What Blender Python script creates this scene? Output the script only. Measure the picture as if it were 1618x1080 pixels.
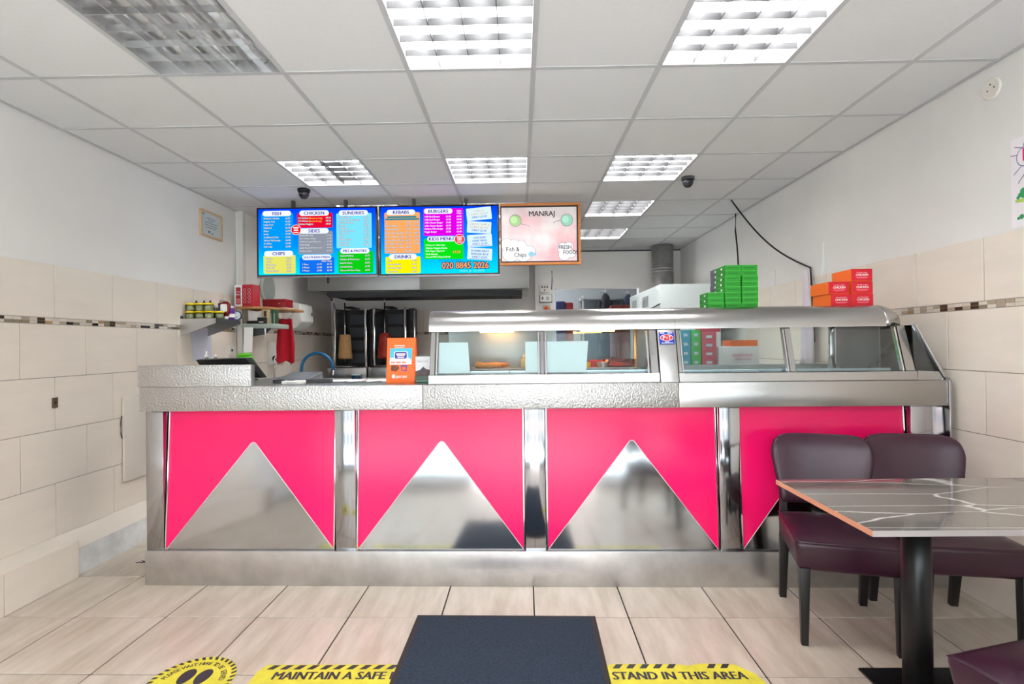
import bpy, bmesh, math, random
from mathutils import Vector, Matrix, Euler
random.seed(7)
for o in list(bpy.data.objects): bpy.data.objects.remove(o)
S = bpy.context.scene
COL = S.collection
PI = math.pi

# ------------------------------------------------------------------ camera
HC = 1.3124                       # camera height
CZ = 2.6276                       # ceiling height
cam_d = bpy.data.cameras.new('camera'); cam = bpy.data.objects.new('camera', cam_d); COL.objects.link(cam)
cam_d.sensor_width = 36.0; cam_d.lens = 839.97 * 36.0 / 1618.0; cam_d.clip_start = 0.02
YAW, PIT, ROL = 0.0141, 0.00397, -0.01168
cam.matrix_world = Matrix.Translation((0, 0, HC)) @ Matrix.Rotation(YAW, 4, 'Z') @ Matrix.Rotation(PI/2 + PIT, 4, 'X') @ Matrix.Rotation(ROL, 4, 'Z')
S.camera = cam

# ------------------------------------------------------------------ world, exposure
W = bpy.data.worlds.new('sky'); S.world = W; W.use_nodes = True
bg = W.node_tree.nodes['Background']; bg.inputs[0].default_value = (0.86, 0.93, 1.0, 1); bg.inputs[1].default_value = 3.2
S.view_settings.view_transform = 'Standard'; S.view_settings.look = 'None'
S.view_settings.gamma = 1.0; S.view_settings.use_curve_mapping = False
S.view_settings.exposure = 1.72
TUBE = 12.5                      # strength of the fluorescent tubes

sun_d = bpy.data.lights.new('sun', 'SUN'); sun_d.energy = 21.0; sun_d.angle = 0.01; sun_d.color = (1.0, 0.99, 0.98)
sun = bpy.data.objects.new('sun', sun_d); COL.objects.link(sun); sun.rotation_euler = (-math.radians(44), 0, math.radians(12))   # from behind the shop onto the street

# ------------------------------------------------------------------ materials
def lin(c):
    return tuple((x/12.92 if x <= 0.04045 else ((x+0.055)/1.055)**2.4) for x in (v/255.0 for v in c)) + (1.0,)
MATS = {}
def mat(name, rgb=(200,200,200), rough=0.5, metal=0.0, emit=0.0, bump=None, var=None, spec=0.5, coat=0.0, aniso=None):
    """bump=(kind,scale,strength,dist); var=(scale,amount,stretch xyz) colour variation of the surface itself"""
    if name in MATS: return MATS[name]
    m = bpy.data.materials.new(name); m.use_nodes = True
    nt = m.node_tree; b = nt.nodes['Principled BSDF']
    c = lin(rgb)
    b.inputs['Base Color'].default_value = c; b.inputs['Roughness'].default_value = rough
    b.inputs['Metallic'].default_value = metal; b.inputs['Specular IOR Level'].default_value = spec
    b.inputs['Coat Weight'].default_value = coat
    if emit:
        b.inputs['Emission Color'].default_value = c; b.inputs['Emission Strength'].default_value = emit
    if var or bump:
        tc = nt.nodes.new('ShaderNodeTexCoord')
    if var:
        mp = nt.nodes.new('ShaderNodeMapping'); oi = nt.nodes.new('ShaderNodeObjectInfo')
        vm = nt.nodes.new('ShaderNodeVectorMath'); vm.operation = 'MULTIPLY_ADD'
        nt.links.new(oi.outputs['Random'], vm.inputs[0]); vm.inputs[1].default_value = (31, 47, 13)
        nt.links.new(tc.outputs['Object'], vm.inputs[2]); nt.links.new(vm.outputs[0], mp.inputs[0])
        mp.inputs['Scale'].default_value = var[2] if len(var) > 2 else (1, 1, 1)
        n = nt.nodes.new('ShaderNodeTexNoise'); n.inputs['Scale'].default_value = var[0]; n.inputs['Detail'].default_value = 5
        n.inputs['Roughness'].default_value = 0.6
        nt.links.new(mp.outputs[0], n.inputs['Vector'])
        r = nt.nodes.new('ShaderNodeValToRGB'); a = var[1]
        tint = var[3] if len(var) > 3 else (1, 1, 1)
        r.color_ramp.elements[0].position = 0.3; r.color_ramp.elements[1].position = 0.7
        r.color_ramp.elements[0].color = tuple(max(0, x*(1-a*t)) for x, t in zip(c, tint)) + (1,)
        r.color_ramp.elements[1].color = tuple(min(1, x*(1+a*0.7)) for x in c[:3]) + (1,)
        nt.links.new(n.outputs['Fac'], r.inputs[0]); nt.links.new(r.outputs[0], b.inputs['Base Color'])
    if bump:
        if bump[0] == 'voronoi':
            t = nt.nodes.new('ShaderNodeTexVoronoi'); out = 'Distance'
        else:
            t = nt.nodes.new('ShaderNodeTexNoise'); out = 'Fac'; t.inputs['Detail'].default_value = 3
        t.inputs['Scale'].default_value = bump[1]
        if len(bump) > 4:
            mp2 = nt.nodes.new('ShaderNodeMapping'); mp2.inputs['Scale'].default_value = bump[4]
            nt.links.new(tc.outputs['Object'], mp2.inputs[0]); nt.links.new(mp2.outputs[0], t.inputs['Vector'])
        else: nt.links.new(tc.outputs['Object'], t.inputs['Vector'])
        bp = nt.nodes.new('ShaderNodeBump'); bp.inputs['Strength'].default_value = bump[2]; bp.inputs['Distance'].default_value = bump[3]
        nt.links.new(t.outputs[out], bp.inputs['Height']); nt.links.new(bp.outputs[0], b.inputs['Normal'])
    MATS[name] = m; return m
def emis(name, rgb, s=1.0):
    if name in MATS: return MATS[name]
    m = bpy.data.materials.new(name); m.use_nodes = True; nt = m.node_tree; nt.nodes.clear()
    o = nt.nodes.new('ShaderNodeOutputMaterial'); e = nt.nodes.new('ShaderNodeEmission')
    e.inputs[0].default_value = lin(rgb); e.inputs[1].default_value = s; nt.links.new(e.outputs[0], o.inputs[0])
    MATS[name] = m; return m
def glass(name, rgb=(225,240,240), gloss=1.0):
    if name in MATS: return MATS[name]
    m = bpy.data.materials.new(name); m.use_nodes = True; nt = m.node_tree; nt.nodes.clear()
    o = nt.nodes.new('ShaderNodeOutputMaterial'); mx = nt.nodes.new('ShaderNodeMixShader'); fr = nt.nodes.new('ShaderNodeFresnel'); fr.inputs[0].default_value = 1.45
    t = nt.nodes.new('ShaderNodeBsdfTransparent'); t.inputs[0].default_value = lin(rgb)
    g = nt.nodes.new('ShaderNodeBsdfGlossy'); g.inputs['Roughness'].default_value = 0.0; g.inputs[0].default_value = (gloss, gloss, gloss, 1)
    nt.links.new(fr.outputs[0], mx.inputs[0]); nt.links.new(t.outputs[0], mx.inputs[1]); nt.links.new(g.outputs[0], mx.inputs[2]); nt.links.new(mx.outputs[0], o.inputs[0])
    MATS[name] = m; return m

M_paint  = mat('paint_grey', (234,231,227), 0.75, var=(1.2, 0.05))
M_tile   = mat('cream_wall_tile', (234,223,210), 0.28, var=(3.0, 0.035, (1, 1, 4)))
M_grout  = mat('wall_grout', (168,158,148), 0.8)
M_floor  = mat('floor_tile', (204,191,177), 0.33, var=(9.0, 0.23, (1.6, 0.28, 1), (0.8, 1.0, 1.3)))
M_fgrout = mat('floor_grout', (30,26,24), 0.9)
M_ceil   = mat('ceiling_board', (223,222,221), 0.85, var=(60, 0.02))
M_grid   = mat('ceiling_grid', (192,192,192), 0.5)
M_white  = mat('white_plastic', (236,236,232), 0.4)
M_black  = mat('black_plastic', (18,18,20), 0.35)
M_dgrey  = mat('dark_grey', (62,64,68), 0.5)
M_steel  = mat('brushed_steel', (176,175,174), 0.24, 1.0, bump=('noise', 60, 0.06, 0.002, (0.6, 6, 30)))
M_steelv = mat('satin_steel', (190,190,190), 0.33, 1.0, var=(5, 0.08))
M_mirror = mat('mirror_steel', (172,172,175), 0.11, 1.0, bump=('noise', 5, 0.05, 0.01))
M_tri    = mat('panel_steel', (184,184,186), 0.10, 1.0, bump=('noise', 5, 0.03, 0.01))
M_hammer = mat('hammered_steel', (192,191,190), 0.36, 1.0, bump=('noise', 95, 0.9, 0.006))
M_plinth = mat('plinth_steel', (204,203,203), 0.36, 1.0, var=(7, 0.16), bump=('noise', 120, 0.15, 0.003))
M_pink   = mat('pink_acrylic', (250,22,104), 0.2, spec=0.35)
M_pinke  = mat('acrylic_edge', (240,225,228), 0.3)
M_lea    = mat('burgundy_leather', (58,27,43), 0.33, var=(6, 0.2), bump=('noise', 220, 0.12, 0.002))
M_legw   = mat('black_wood', (22,20,21), 0.38)
M_blkm   = mat('black_metal', (22,22,24), 0.36, 0.2)
M_chrome = mat('chrome', (220,220,222), 0.08, 1.0)
M_wood   = mat('orange_wood', (196,118,52), 0.5, var=(8, 0.2, (1, 1, 10)))
M_glass  = glass('clear_glass', (244,250,250))
M_gside  = glass('thin_glass', (240,247,247))
M_red    = mat('red_card', (196,24,44), 0.5)
M_paper  = mat('white_paper', (240,240,240), 0.7)
M_cyanp  = mat('pale_notice_paper', (236,242,243), 0.6)

# ------------------------------------------------------------------ mesh helpers
class MB:
    def __init__(s): s.v = []; s.f = []; s.sm = []
    def _add(s, vs, fs, smooth=False):
        n = len(s.v); s.v += [tuple(v) for v in vs]; s.f += [tuple(i+n for i in f) for f in fs]; s.sm += [smooth]*len(fs); return s
    def box(s, x0, x1, y0, y1, z0, z1):
        return s._add([(x0,y0,z0),(x1,y0,z0),(x1,y1,z0),(x0,y1,z0),(x0,y0,z1),(x1,y0,z1),(x1,y1,z1),(x0,y1,z1)],
                      [(0,3,2,1),(4,5,6,7),(0,1,5,4),(1,2,6,5),(2,3,7,6),(3,0,4,7)])
    def hexa(s, b, t):            # bottom quad, top quad (both counter clockwise from above)
        return s._add(list(b)+list(t), [(0,3,2,1),(4,5,6,7),(0,1,5,4),(1,2,6,5),(2,3,7,6),(3,0,4,7)])
    def prism(s, poly, a0, a1, axis='y'):   # poly of 2d points swept along axis
        def P(p, a): return {'y': (p[0], a, p[1]), 'x': (a, p[0], p[1]), 'z': (p[0], p[1], a)}[axis]
        n = len(poly)
        return s._add([P(p, a0) for p in poly]+[P(p, a1) for p in poly],
                      [tuple(range(n)), tuple(range(2*n-1, n-1, -1))]+[(i, (i+1) % n+0, (i+1) % n+n, i+n) for i in range(n)])
    def lathe(s, prof, n=20, c=(0,0,0), cap=True):   # prof [(r,z)]
        vs = []; fs = []
        for r, z in prof:
            for k in range(n):
                a = 2*PI*k/n; vs.append((c[0]+r*math.cos(a), c[1]+r*math.sin(a), c[2]+z))
        for i in range(len(prof)-1):
            for k in range(n):
                fs.append((i*n+k, i*n+(k+1) % n, (i+1)*n+(k+1) % n, (i+1)*n+k))
        s._add(vs, fs, True)
        if cap:
            m = len(s.v)-len(vs)
            s.f.append(tuple(m+k for k in range(n-1, -1, -1))); s.sm.append(False)
            q = m+(len(prof)-1)*n
            s.f.append(tuple(q+k for k in range(n))); s.sm.append(False)
        return s
    def tube(s, pts, r, n=8, r1=None):
        pts = [Vector(p) for p in pts]; L = len(pts); vs = []; fs = []
        up = Vector((0, 0, 1))
        for i, p in enumerate(pts):
            d = (pts[min(i+1, L-1)]-pts[max(i-1, 0)]).normalized()
            a = d.cross(up)
            if a.length < 1e-3: a = d.cross(Vector((1, 0, 0)))
            a.normalize(); b = d.cross(a)
            rr = r if r1 is None else r+(r1-r)*i/(L-1)
            for k in range(n):
                t = 2*PI*k/n; vs.append(p+a*math.cos(t)*rr+b*math.sin(t)*rr)
        for i in range(L-1):
            for k in range(n): fs.append((i*n+k, i*n+(k+1) % n, (i+1)*n+(k+1) % n, (i+1)*n+k))
        s._add(vs, fs, True)
        m = len(s.v)-len(vs)
        s.f.append(tuple(m+k for k in range(n-1, -1, -1))); s.sm.append(False)
        s.f.append(tuple(m+(L-1)*n+k for k in range(n))); s.sm.append(False)
        return s
    def mesh(s, name, bevel=0, seg=2, smooth=None, sub=0):
        me = bpy.data.meshes.new(name); bm = bmesh.new()
        bv = [bm.verts.new(v) for v in s.v]
        for f, sm in zip(s.f, s.sm):
            try:
                fc = bm.faces.new([bv[i] for i in f]); fc.smooth = sm if smooth is None else smooth
            except ValueError: pass
        bmesh.ops.recalc_face_normals(bm, faces=bm.faces)
        if bevel:
            es = [e for e in bm.edges if len(e.link_faces) == 2 and e.calc_face_angle(0) > 0.6]
            bmesh.ops.bevel(bm, geom=es, offset=bevel, segments=seg, profile=0.5, affect='EDGES', clamp_overlap=True)
            if smooth or smooth is None and seg > 1:
                for fc in bm.faces: fc.smooth = True
        bm.to_mesh(me); bm.free()
        if bevel and seg > 1: me.set_sharp_from_angle(angle=0.7)
        return me
    def build(s, name, m, parent=None, loc=(0,0,0), rot=(0,0,0), bevel=0, seg=2, smooth=None):
        return link(name, s.mesh(name, bevel, seg, smooth), m, parent, loc, rot)
def link(name, me, m, parent=None, loc=(0,0,0), rot=(0,0,0)):
    o = bpy.data.objects.new(name, me)
    if m is not None and len(me.materials) == 0: me.materials.append(m)
    COL.objects.link(o); o.parent = parent; o.location = loc; o.rotation_euler = rot
    return o
def box(name, m, x0, x1, y0, y1, z0, z1, parent=None, bevel=0, seg=2, **k):
    return MB().box(x0, x1, y0, y1, z0, z1).build(name, m, parent, bevel=bevel, seg=seg, **k)
def tag(o, label, cat, group=None, kind=None):
    o['label'] = label; o['category'] = cat
    if group: o['group'] = group
    if kind: o['kind'] = kind
    return o
def struct(o, label, cat):
    return tag(o, label, cat, kind='structure')
def thing(name, label, cat, loc=(0,0,0), rz=0.0, group=None):
    o = bpy.data.objects.new(name, None); o.empty_display_size = 0.05
    COL.objects.link(o); o.location = loc; o.rotation_euler = (0, 0, rz)
    return tag(o, label, cat, group)
def copy_tree(o, parent=None):
    c = o.copy(); COL.objects.link(c); c.parent = parent
    for ch in list(o.children): copy_tree(ch, c)
    return c
def rrect(x0, x1, z0, z1, r, n=4):
    r = min(r, abs(x1-x0)/2, abs(z1-z0)/2); P = []
    for cx, cz, a0 in ((x1-r, z0+r, -90), (x1-r, z1-r, 0), (x0+r, z1-r, 90), (x0+r, z0+r, 180)):
        for k in range(n+1):
            a = math.radians(a0+90*k/n); P.append((cx+r*math.cos(a), cz+r*math.sin(a)))
    return P
def text_mesh(items, plane='xz', off=0.0, bold=0.0):
    """items: (string, x, y, size, align[, xscale]); flat lettering in the local xz plane facing -y, or in xy facing up"""
    V = []; F = []
    for it in items:
        st, x, y, size, al = it[:5]; xs = it[5] if len(it) > 5 else 1.0
        cu = bpy.data.curves.new('t', 'FONT'); cu.body = st; cu.size = size; cu.align_x = al; cu.resolution_u = 2
        ob = bpy.data.objects.new('t', cu); me = ob.to_mesh(); e = bold*size*0.8
        if bold <= 0: sh = [(0, 0)]
        elif bold < 0.05: sh = [(-e, 0), (e, 0)]
        else: sh = [(-e, -e), (e, -e), (e, e), (-e, e)]
        for kk, (dx, dy) in enumerate(sh):     # heavier strokes from overlapping copies
            n = len(V); dd = kk*0.00008
            for v in me.vertices:
                V.append((x+dx+v.co.x*xs, off-dd, y+dy+v.co.y) if plane == 'xz' else (x+dx+v.co.x*xs, y+dy+v.co.y, off+dd))
            F += [tuple(i+n for i in p.vertices) for p in me.polygons]
        ob.to_mesh_clear(); bpy.data.objects.remove(ob); bpy.data.curves.remove(cu)
    me = bpy.data.meshes.new('lettering'); me.from_pydata(V, [], F); me.update(); return me
def text(name, items, m, parent=None, loc=(0,0,0), rot=(0,0,0), plane='xz', off=0.0, bold=0.0):
    return link(name, text_mesh(items, plane, off, bold), m, parent, loc, rot)
ORD = ['bottom', 'second', 'third', 'fourth', 'fifth', 'sixth', 'seventh', 'eighth', 'ninth', 'tenth']

# ------------------------------------------------------------------ room constants
XL, XR, YF, YB = -2.735, 2.287, -0.75, 7.55
ROWS = [(0.2125, 0.525, 3.092), (0.525, 0.838, 2.872), (0.838, 1.150, 3.092), (1.150, 1.460, 2.872), (1.497, 1.810, 3.092)]
TW = 0.446
# ------------------------------------------------------------------ floor
FROT = -0.0108
fl = struct(box('floor', M_fgrout, -2.85, 2.4, YF-0.15, YB+1.6, -0.08, -0.004), 'beige wood-grain tiled shop floor with dark joints', 'floor')
tcache = {}
def tile_mesh(key, dims, m, bev=0.0015):
    if key not in tcache:
        x, y, z = dims
        me = MB().box(-x/2, x/2, -y/2, y/2, -z/2, z/2).mesh('tile', bev, 1); me.materials.append(m); tcache[key] = me
    return tcache[key]
ftm = tile_mesh('floor', (0.4435, 0.4435, 0.008), M_floor)
fx, fy = 0.0563, 2.5591
c_, s_ = math.cos(FROT), math.sin(FROT)
for i in range(-7, 6):
    for j in range(-8, 4):
        lx, ly = 0.45*(i+0.5), 0.45*(j+0.5)
        X, Y = fx+lx*c_-ly*s_, fy+lx*s_+ly*c_
        if X < XL+0.05-0.2 or X > XR+0.2 or Y < YF-0.2 or Y > 4.2: continue
        link('tile', ftm, M_floor, fl, (X, Y, -0.004), (0, 0, FROT))
# pavement outside the open shop front
struct(box('pavement', mat('pavement', (172,172,174), 0.8, var=(3, 0.1)), -12, 12, -14, YF-0.15, -0.2, -0.03), 'grey pavement outside the shop front', 'pavement')
fa = struct(MB().box(-14, 14, -15, -14, -0.2, 6.5).build('building_opposite', mat('brick_opposite', (104,94,88), 0.8, var=(2, 0.15))), 'terrace of houses across the street', 'building')
for i in range(-5, 6):
    for z in (0.8, 3.6): box('window', mat('dark_pane', (60,70,80), 0.1), i*2.5-0.6, i*2.5+0.6, -14.02, -13.98, z, z+1.5, fa)
# ------------------------------------------------------------------ walls
wl = struct(box('wall_left', M_paint, XL-0.2, XL-0.006, YF-0.15, 5.12, -0.05, 2.75), 'left wall, grey paint above cream tiles', 'wall')
wr = struct(box('wall_right', M_paint, XR+0.006, XR+0.2, YF-0.15, YB+1.6, -0.05, 2.75), 'right wall, grey paint above cream tiles', 'wall')
XK = -2.68    # kitchen stretch of the left wall, stepped out a little
wk = struct(box('wall_kitchen', M_paint, XK-0.2, XK-0.006, 5.12, YB+0.2, -0.05, 2.75), 'stepped kitchen stretch of the left wall', 'wall')
bmw = MB()
bmw.box(XK-0.1, 0.50, YB+0.006, YB+0.15, -0.05, 2.75).box(1.70, XR+0.1, YB+0.006, YB+0.15, -0.05, 2.75).box(0.50, 1.70, YB+0.006, YB+0.15, 2.09, 2.75)
wb = struct(bmw.build('wall_back', M_paint), 'grey back wall of the kitchen with a wide opening', 'wall')
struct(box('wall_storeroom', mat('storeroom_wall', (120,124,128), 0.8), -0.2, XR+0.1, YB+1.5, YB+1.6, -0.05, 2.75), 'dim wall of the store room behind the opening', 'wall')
def lay_tiles(wall, axis, pos, y0, y1, rows=ROWS, sgn=1):
    for z0, z1, yj in rows:
        k = math.floor((y0-yj)/TW); a = yj+k*TW
        while a < y1-0.01:
            b0, b1 = max(a+0.002, y0), min(a+TW-0.002, y1)
            if b1-b0 > 0.015:
                w = round(b1-b0, 3); h = round(z1-z0-0.004, 3)
                if axis == 'x':
                    me = tile_mesh(('x', w, h), (0.010, w, h), M_tile); link('tile', me, M_tile, wall, (pos-sgn*0.005, (b0+b1)/2, (z0+z1)/2))
                else:
                    me = tile_mesh(('y', w, h), (w, 0.010, h), M_tile); link('tile', me, M_tile, wall, ((b0+b1)/2, pos+0.005, (z0+z1)/2))
            a += TW
lay_tiles(wl, 'x', XL, 0.6, 5.10)
lay_tiles(wr, 'x', XR, 0.6, 5.40, rows=[(-0.002, 0.2125, 2.872)]+ROWS, sgn=-1)
lay_tiles(wk, 'x', XK, 5.14, YB, rows=ROWS[2:])
lay_tiles(wb, 'y', YB, XK, 0.22, rows=ROWS[2:])
for nm, wall, x0, x1, y0, y1 in (('grout_bed', wl, XL-0.006, XL-0.0035, 0.6, 5.12), ('grout_bed', wr, XR+0.0035, XR+0.006, 0.6, 5.4), ('grout_bed', wk, XK-0.006, XK-0.0035, 5.12, YB)):
    box(nm, M_grout, x0, x1, y0, y1, 0.0, 1.808, wall)
box('grout_bed', M_grout, XK, 0.22, YB+0.0035, YB+0.006, 0.6, 1.808, wb)
MOS = [mat('mosaic_%s' % n, c, 0.25) for n, c in (('cream', (222,212,198)), ('ivory', (214,202,186)), ('stone', (176,160,140)), ('olive', (140,130,108)), ('brown', (72,52,38)), ('dark', (40,32,28)), ('amber', (178,140,96)))]
MW = [7, 5, 5, 3, 3, 2, 1]
def mosaic(wall, axis, pos, y0, y1, sgn=1, rest=None):
    rnd = random.Random(3+int(pos*10)); a = y0; L = 0.0485
    for r, (z0, z1) in enumerate(((1.4620, 1.4778), (1.4792, 1.4950))):
        a = y0
        while a < y1-0.01:
            w = min(L, y1-a)-0.002; k = rnd.choices(range(7), MW)[0]; key = ('mos', axis, round(w, 3), k)
            d = (0.008, w, z1-z0) if axis == 'x' else (w, 0.008, z1-z0)
            me = tile_mesh(key, d, MOS[k], 0)
            if axis == 'x': link('mosaic_tile', me, MOS[k], wall, (pos-sgn*0.004, a+w/2, (z0+z1)/2))
            else: link('mosaic_tile', me, MOS[k], wall, (a+w/2, pos+0.004, (z0+z1)/2))
            a += L
mosaic(wl, 'x', XL, 2.35, 5.10); mosaic(wr, 'x', XR, 2.0, 3.6, -1)
def mosaic_far(wall, axis, pos, y0, y1, sgn=1):
    mb = MB(); me = bpy.data.meshes.new('mosaic_band'); rnd = random.Random(11); idx = []
    for z0, z1 in ((1.4620, 1.4778), (1.4792, 1.4950)):
        a = y0
        while a < y1:
            k = rnd.choices(range(7), MW)[0]
            if axis == 'x': mb.box(min(pos, pos-sgn*0.008), max(pos, pos-sgn*0.008), a, a+0.0465, z0, z1)
            else: mb.box(a, a+0.0465, pos, pos+0.008, z0, z1)
            idx += [k]*6; a += 0.0485
    me = mb.mesh('mosaic_band')
    for m in MOS: me.materials.append(m)
    for p, k in zip(me.polygons, idx): p.material_index = k
    o = link('mosaic_band', me, None, wall); o['kind'] = 'stuff'
mosaic_far(wk, 'x', XK, 5.14, YB-0.05); mosaic_far(wb, 'y', YB, XK+0.02, 0.2); mosaic_far(wr, 'x', XR, 3.62, 5.36, -1)
# pipe boxing strip at the step
struct(box('trim_1', mat('boxing_white', (214,210,205), 0.6), XK-0.04, XK+0.015, 5.10, 5.16, 1.81, CZ), 'pale corner boxing strip where the left wall steps', 'trim')
# shop front behind the camera: piers, stall riser, glazing
wf = struct(MB().box(XL-0.2, XL+0.12, YF-0.15, YF, -0.05, 2.75).box(XR-0.12, XR+0.2, YF-0.15, YF, -0.05, 2.75).box(XL, XR, YF-0.15, YF, 2.50, 2.75).box(XL, -0.75, YF-0.15, YF, -0.05, 0.12).box(0.75, XR, YF-0.15, YF, -0.05, 0.12).build('wall_front', M_paint), 'front wall piers around the shop window', 'wall')
for n, (a, b) in enumerate(((XL+0.12, -0.75), (0.75, XR-0.12))):
    w = struct(MB().box(a, b, YF-0.08, YF-0.074, 0.12, 2.50).build('window_%d' % (n+1), M_gside), ('left', 'right')[n]+' shop window pane with aluminium frame', 'window')
    for x in (a, b-0.05): box('window_frame', M_steelv, x, x+0.05, YF-0.11, YF-0.04, 0.12, 2.50, w)
    box('window_frame', M_steelv, a, b, YF-0.11, YF-0.04, 0.12, 0.17, w); box('window_frame', M_steelv, a, b, YF-0.11, YF-0.04, 2.45, 2.50, w)
# ------------------------------------------------------------------ ledge along the left wall
lg = struct(box('baseboard_left', M_grout, XL, -2.556, 0.6, 3.02, 0, 0.205), 'cream tiled ledge along the foot of the left wall', 'ledge')
yj = 2.585; TWl = 0.444
for k in range(-4, 1):
    a, b = yj+k*TWl+0.0015, yj+(k+1)*TWl-0.0015
    box('tile', M_tile, -2.558, -2.548, a, b, 0.002, 0.212, lg, 0.0015, 1)
    box('tile', M_tile, XL, -2.549, a-0.10, b-0.10 if k < 0 else b, 0.205, 0.2155, lg, 0.0015, 1)
struct(box('baseboard_left_end', mat('worn_plaster', (232,231,231), 0.7, var=(9, 0.16)), XL, -2.575, 3.032, 4.3, 0, 0.155), 'bare whitewashed plinth beyond the tiled ledge', 'ledge')
struct(MB().prism([(XL, 0.155), (XL+0.155, 0.155), (XL+0.02, 0.215), (XL, 0.215)], 3.032, 4.3, 'y').build('trim_2', M_tile), 'sloping mortar fillet above the bare plinth', 'trim')
# ------------------------------------------------------------------ ceiling
ce = struct(box('ceiling', M_white, XL-0.2, XR+0.2, YF-0.15, YB+1.6, CZ+0.09, CZ+0.15), 'suspended ceiling of white square boards in a metal grid', 'ceiling')
CX0, CY0 = 0.0817, 2.5386
LIGHTS = {(-3, -1): 'off', (-1, -1): 'on', (1, -1): 'on', (-3, 2): 'one', (-1, 2): 'on', (1, 2): 'on', (1, 4): 'on', (1, 6): 'on', (-3, 4): 'on', (-1, 4): 'on', (-3, 6): 'on', (-1, 6): 'on'}  # last two are unseen lights added to brighten the kitchen
xs = [XL]+[CX0+0.6*i for i in range(-4, 4)]+[XR]
ys = [YF]+[CY0+0.6*j for j in range(-5, 9)]+[YB]
for a, b in zip(xs, xs[1:]):
    for c, d in zip(ys, ys[1:]):
        i, j = round((a-CX0)/0.6), round((c-CY0)/0.6)
        if a > XL and c > YF and (i, j) in LIGHTS: continue
        w, h = round(b-a-0.004, 3), round(d-c-0.004, 3)
        if w < 0.02 or h < 0.02: continue
        me = tile_mesh(('ceil', w, h), (w, h, 0.012), M_ceil, 0)
        link('ceiling_board', me, M_ceil, ce, ((a+b)/2, (c+d)/2, CZ+0.008))
for x in xs[1:-1]: box('grid_bar', M_grid, x-0.012, x+0.012, YF, YB, CZ-0.001, CZ+0.003, ce)
for y in ys[1:-1]: box('grid_bar', M_grid, XL, XR, y-0.012, y+0.012, CZ-0.0005, CZ+0.0025, ce)
for x in (XL, XR-0.02): box('wall_angle', M_grid, x, x+0.02, YF, YB, CZ-0.001, CZ+0.003, ce)
# store room ceiling is the same slab; louvred lights
M_tube = emis('tube_lit', (250,250,250), TUBE)
M_tubeoff = mat('tube_unlit', (228,228,226), 0.3)
M_blade = mat('louvre_shaded', (58,58,60), 0.55)  # aluminium blades of lit lights, coloured dark to stand out against the glare
M_alu = mat('louvre_aluminium', (232,232,232), 0.22, 0.9)
M_off = mat('reflector_dull', (222,222,222), 0.25, 0.8)
M_refl = mat('reflector_white', (244,244,242), 0.4)
LBL = {(-3, -1): 'unlit louvred ceiling light at the front left', (-1, -1): 'lit louvred ceiling light at the front, in the middle', (1, -1): 'lit louvred ceiling light at the front right',
       (-3, 2): 'louvred ceiling light with one dead tube, left of the middle row', (-1, 2): 'lit louvred ceiling light in the centre, above the menu screens', (1, 2): 'lit louvred ceiling light beside the right dome camera',
       (1, 4): 'lit louvred ceiling light behind the painted sign, nearer one', (1, 6): 'small far lit louvred ceiling light above the kitchen',
       (-3, 4): 'lit ceiling light just peeping over the left menu screen', (-1, 4): 'lit ceiling light just peeping over the right menu screen',
       (-3, 6): 'unseen ceiling light added to brighten the kitchen, left one', (-1, 6): 'unseen ceiling light added to brighten the kitchen, right one'}
for (i, j), st in LIGHTS.items():
    x0, y0 = CX0+0.6*i, CY0+0.6*j
    t = thing('ceiling_light', LBL[(i, j)], 'light', (x0+0.3, y0+0.3, CZ), 0, 'louvred ceiling lights')
    nx = 5 if st == 'off' else 4
    h = 0.287
    mb = MB().box(-h, h, -h, h, 0.078, 0.082)
    for s in (-1, 1): mb.box(min(s*h, s*(h+.004)), max(s*h, s*(h+.004)), -h, h, 0.0, 0.082).box(-h, h, min(s*h, s*(h+.004)), max(s*h, s*(h+.004)), 0.0, 0.082)
    mb.build('housing', M_off if st == 'off' else M_refl, t)
    for k in range(1, nx): box('louvre_blade', M_alu if st == 'off' else M_blade, -h+2*h*k/nx-0.0015, -h+2*h*k/nx+0.0015, -h, h, 0.002, 0.036, t)
    for k in range(1, 5): box('louvre_blade', M_alu if st == 'off' else M_blade, -h, h, -h+2*h*k/5-0.0015, -h+2*h*k/5+0.0015, 0.001, 0.030, t)
    for k in range(4):
        x = -h+2*h*(k+0.5)/4
        lit = st == 'on' or (st == 'one' and k != 2)
        MB().tube([(x, -h+0.01, 0.055), (x, h-0.01, 0.055)], 0.013, 8).build('tube', M_tube if lit else M_tubeoff, t)
# dome cameras
for (x, y, lb, sz) in ((-1.79, 4.42, 'black dome camera on the ceiling above the left menu screen', 1.0), (1.36, 4.26, 'grey dome camera on the ceiling right of the lights', 1.0)):
    t = thing('dome_camera', lb, 'camera', (x, y, CZ-0.001))
    MB().lathe([(0.050, -0.022), (0.052, 0.0)], 20).build('base', M_dgrey if x > 0 else M_black, t)
    MB().lathe([(0.004, -0.082), (0.02, -0.078), (0.034, -0.064), (0.042, -0.045), (0.043, -0.022)], 20).build('dome', mat('smoked_dome', (48,48,52), 0.15), t)
    MB().lathe([(0.0, 0.0), (0.013, 0.001), (0.014, 0.006)], 12).build('lens', M_black, t, (0.0, -0.036, -0.06), (1.0, 0, 0))
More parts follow.
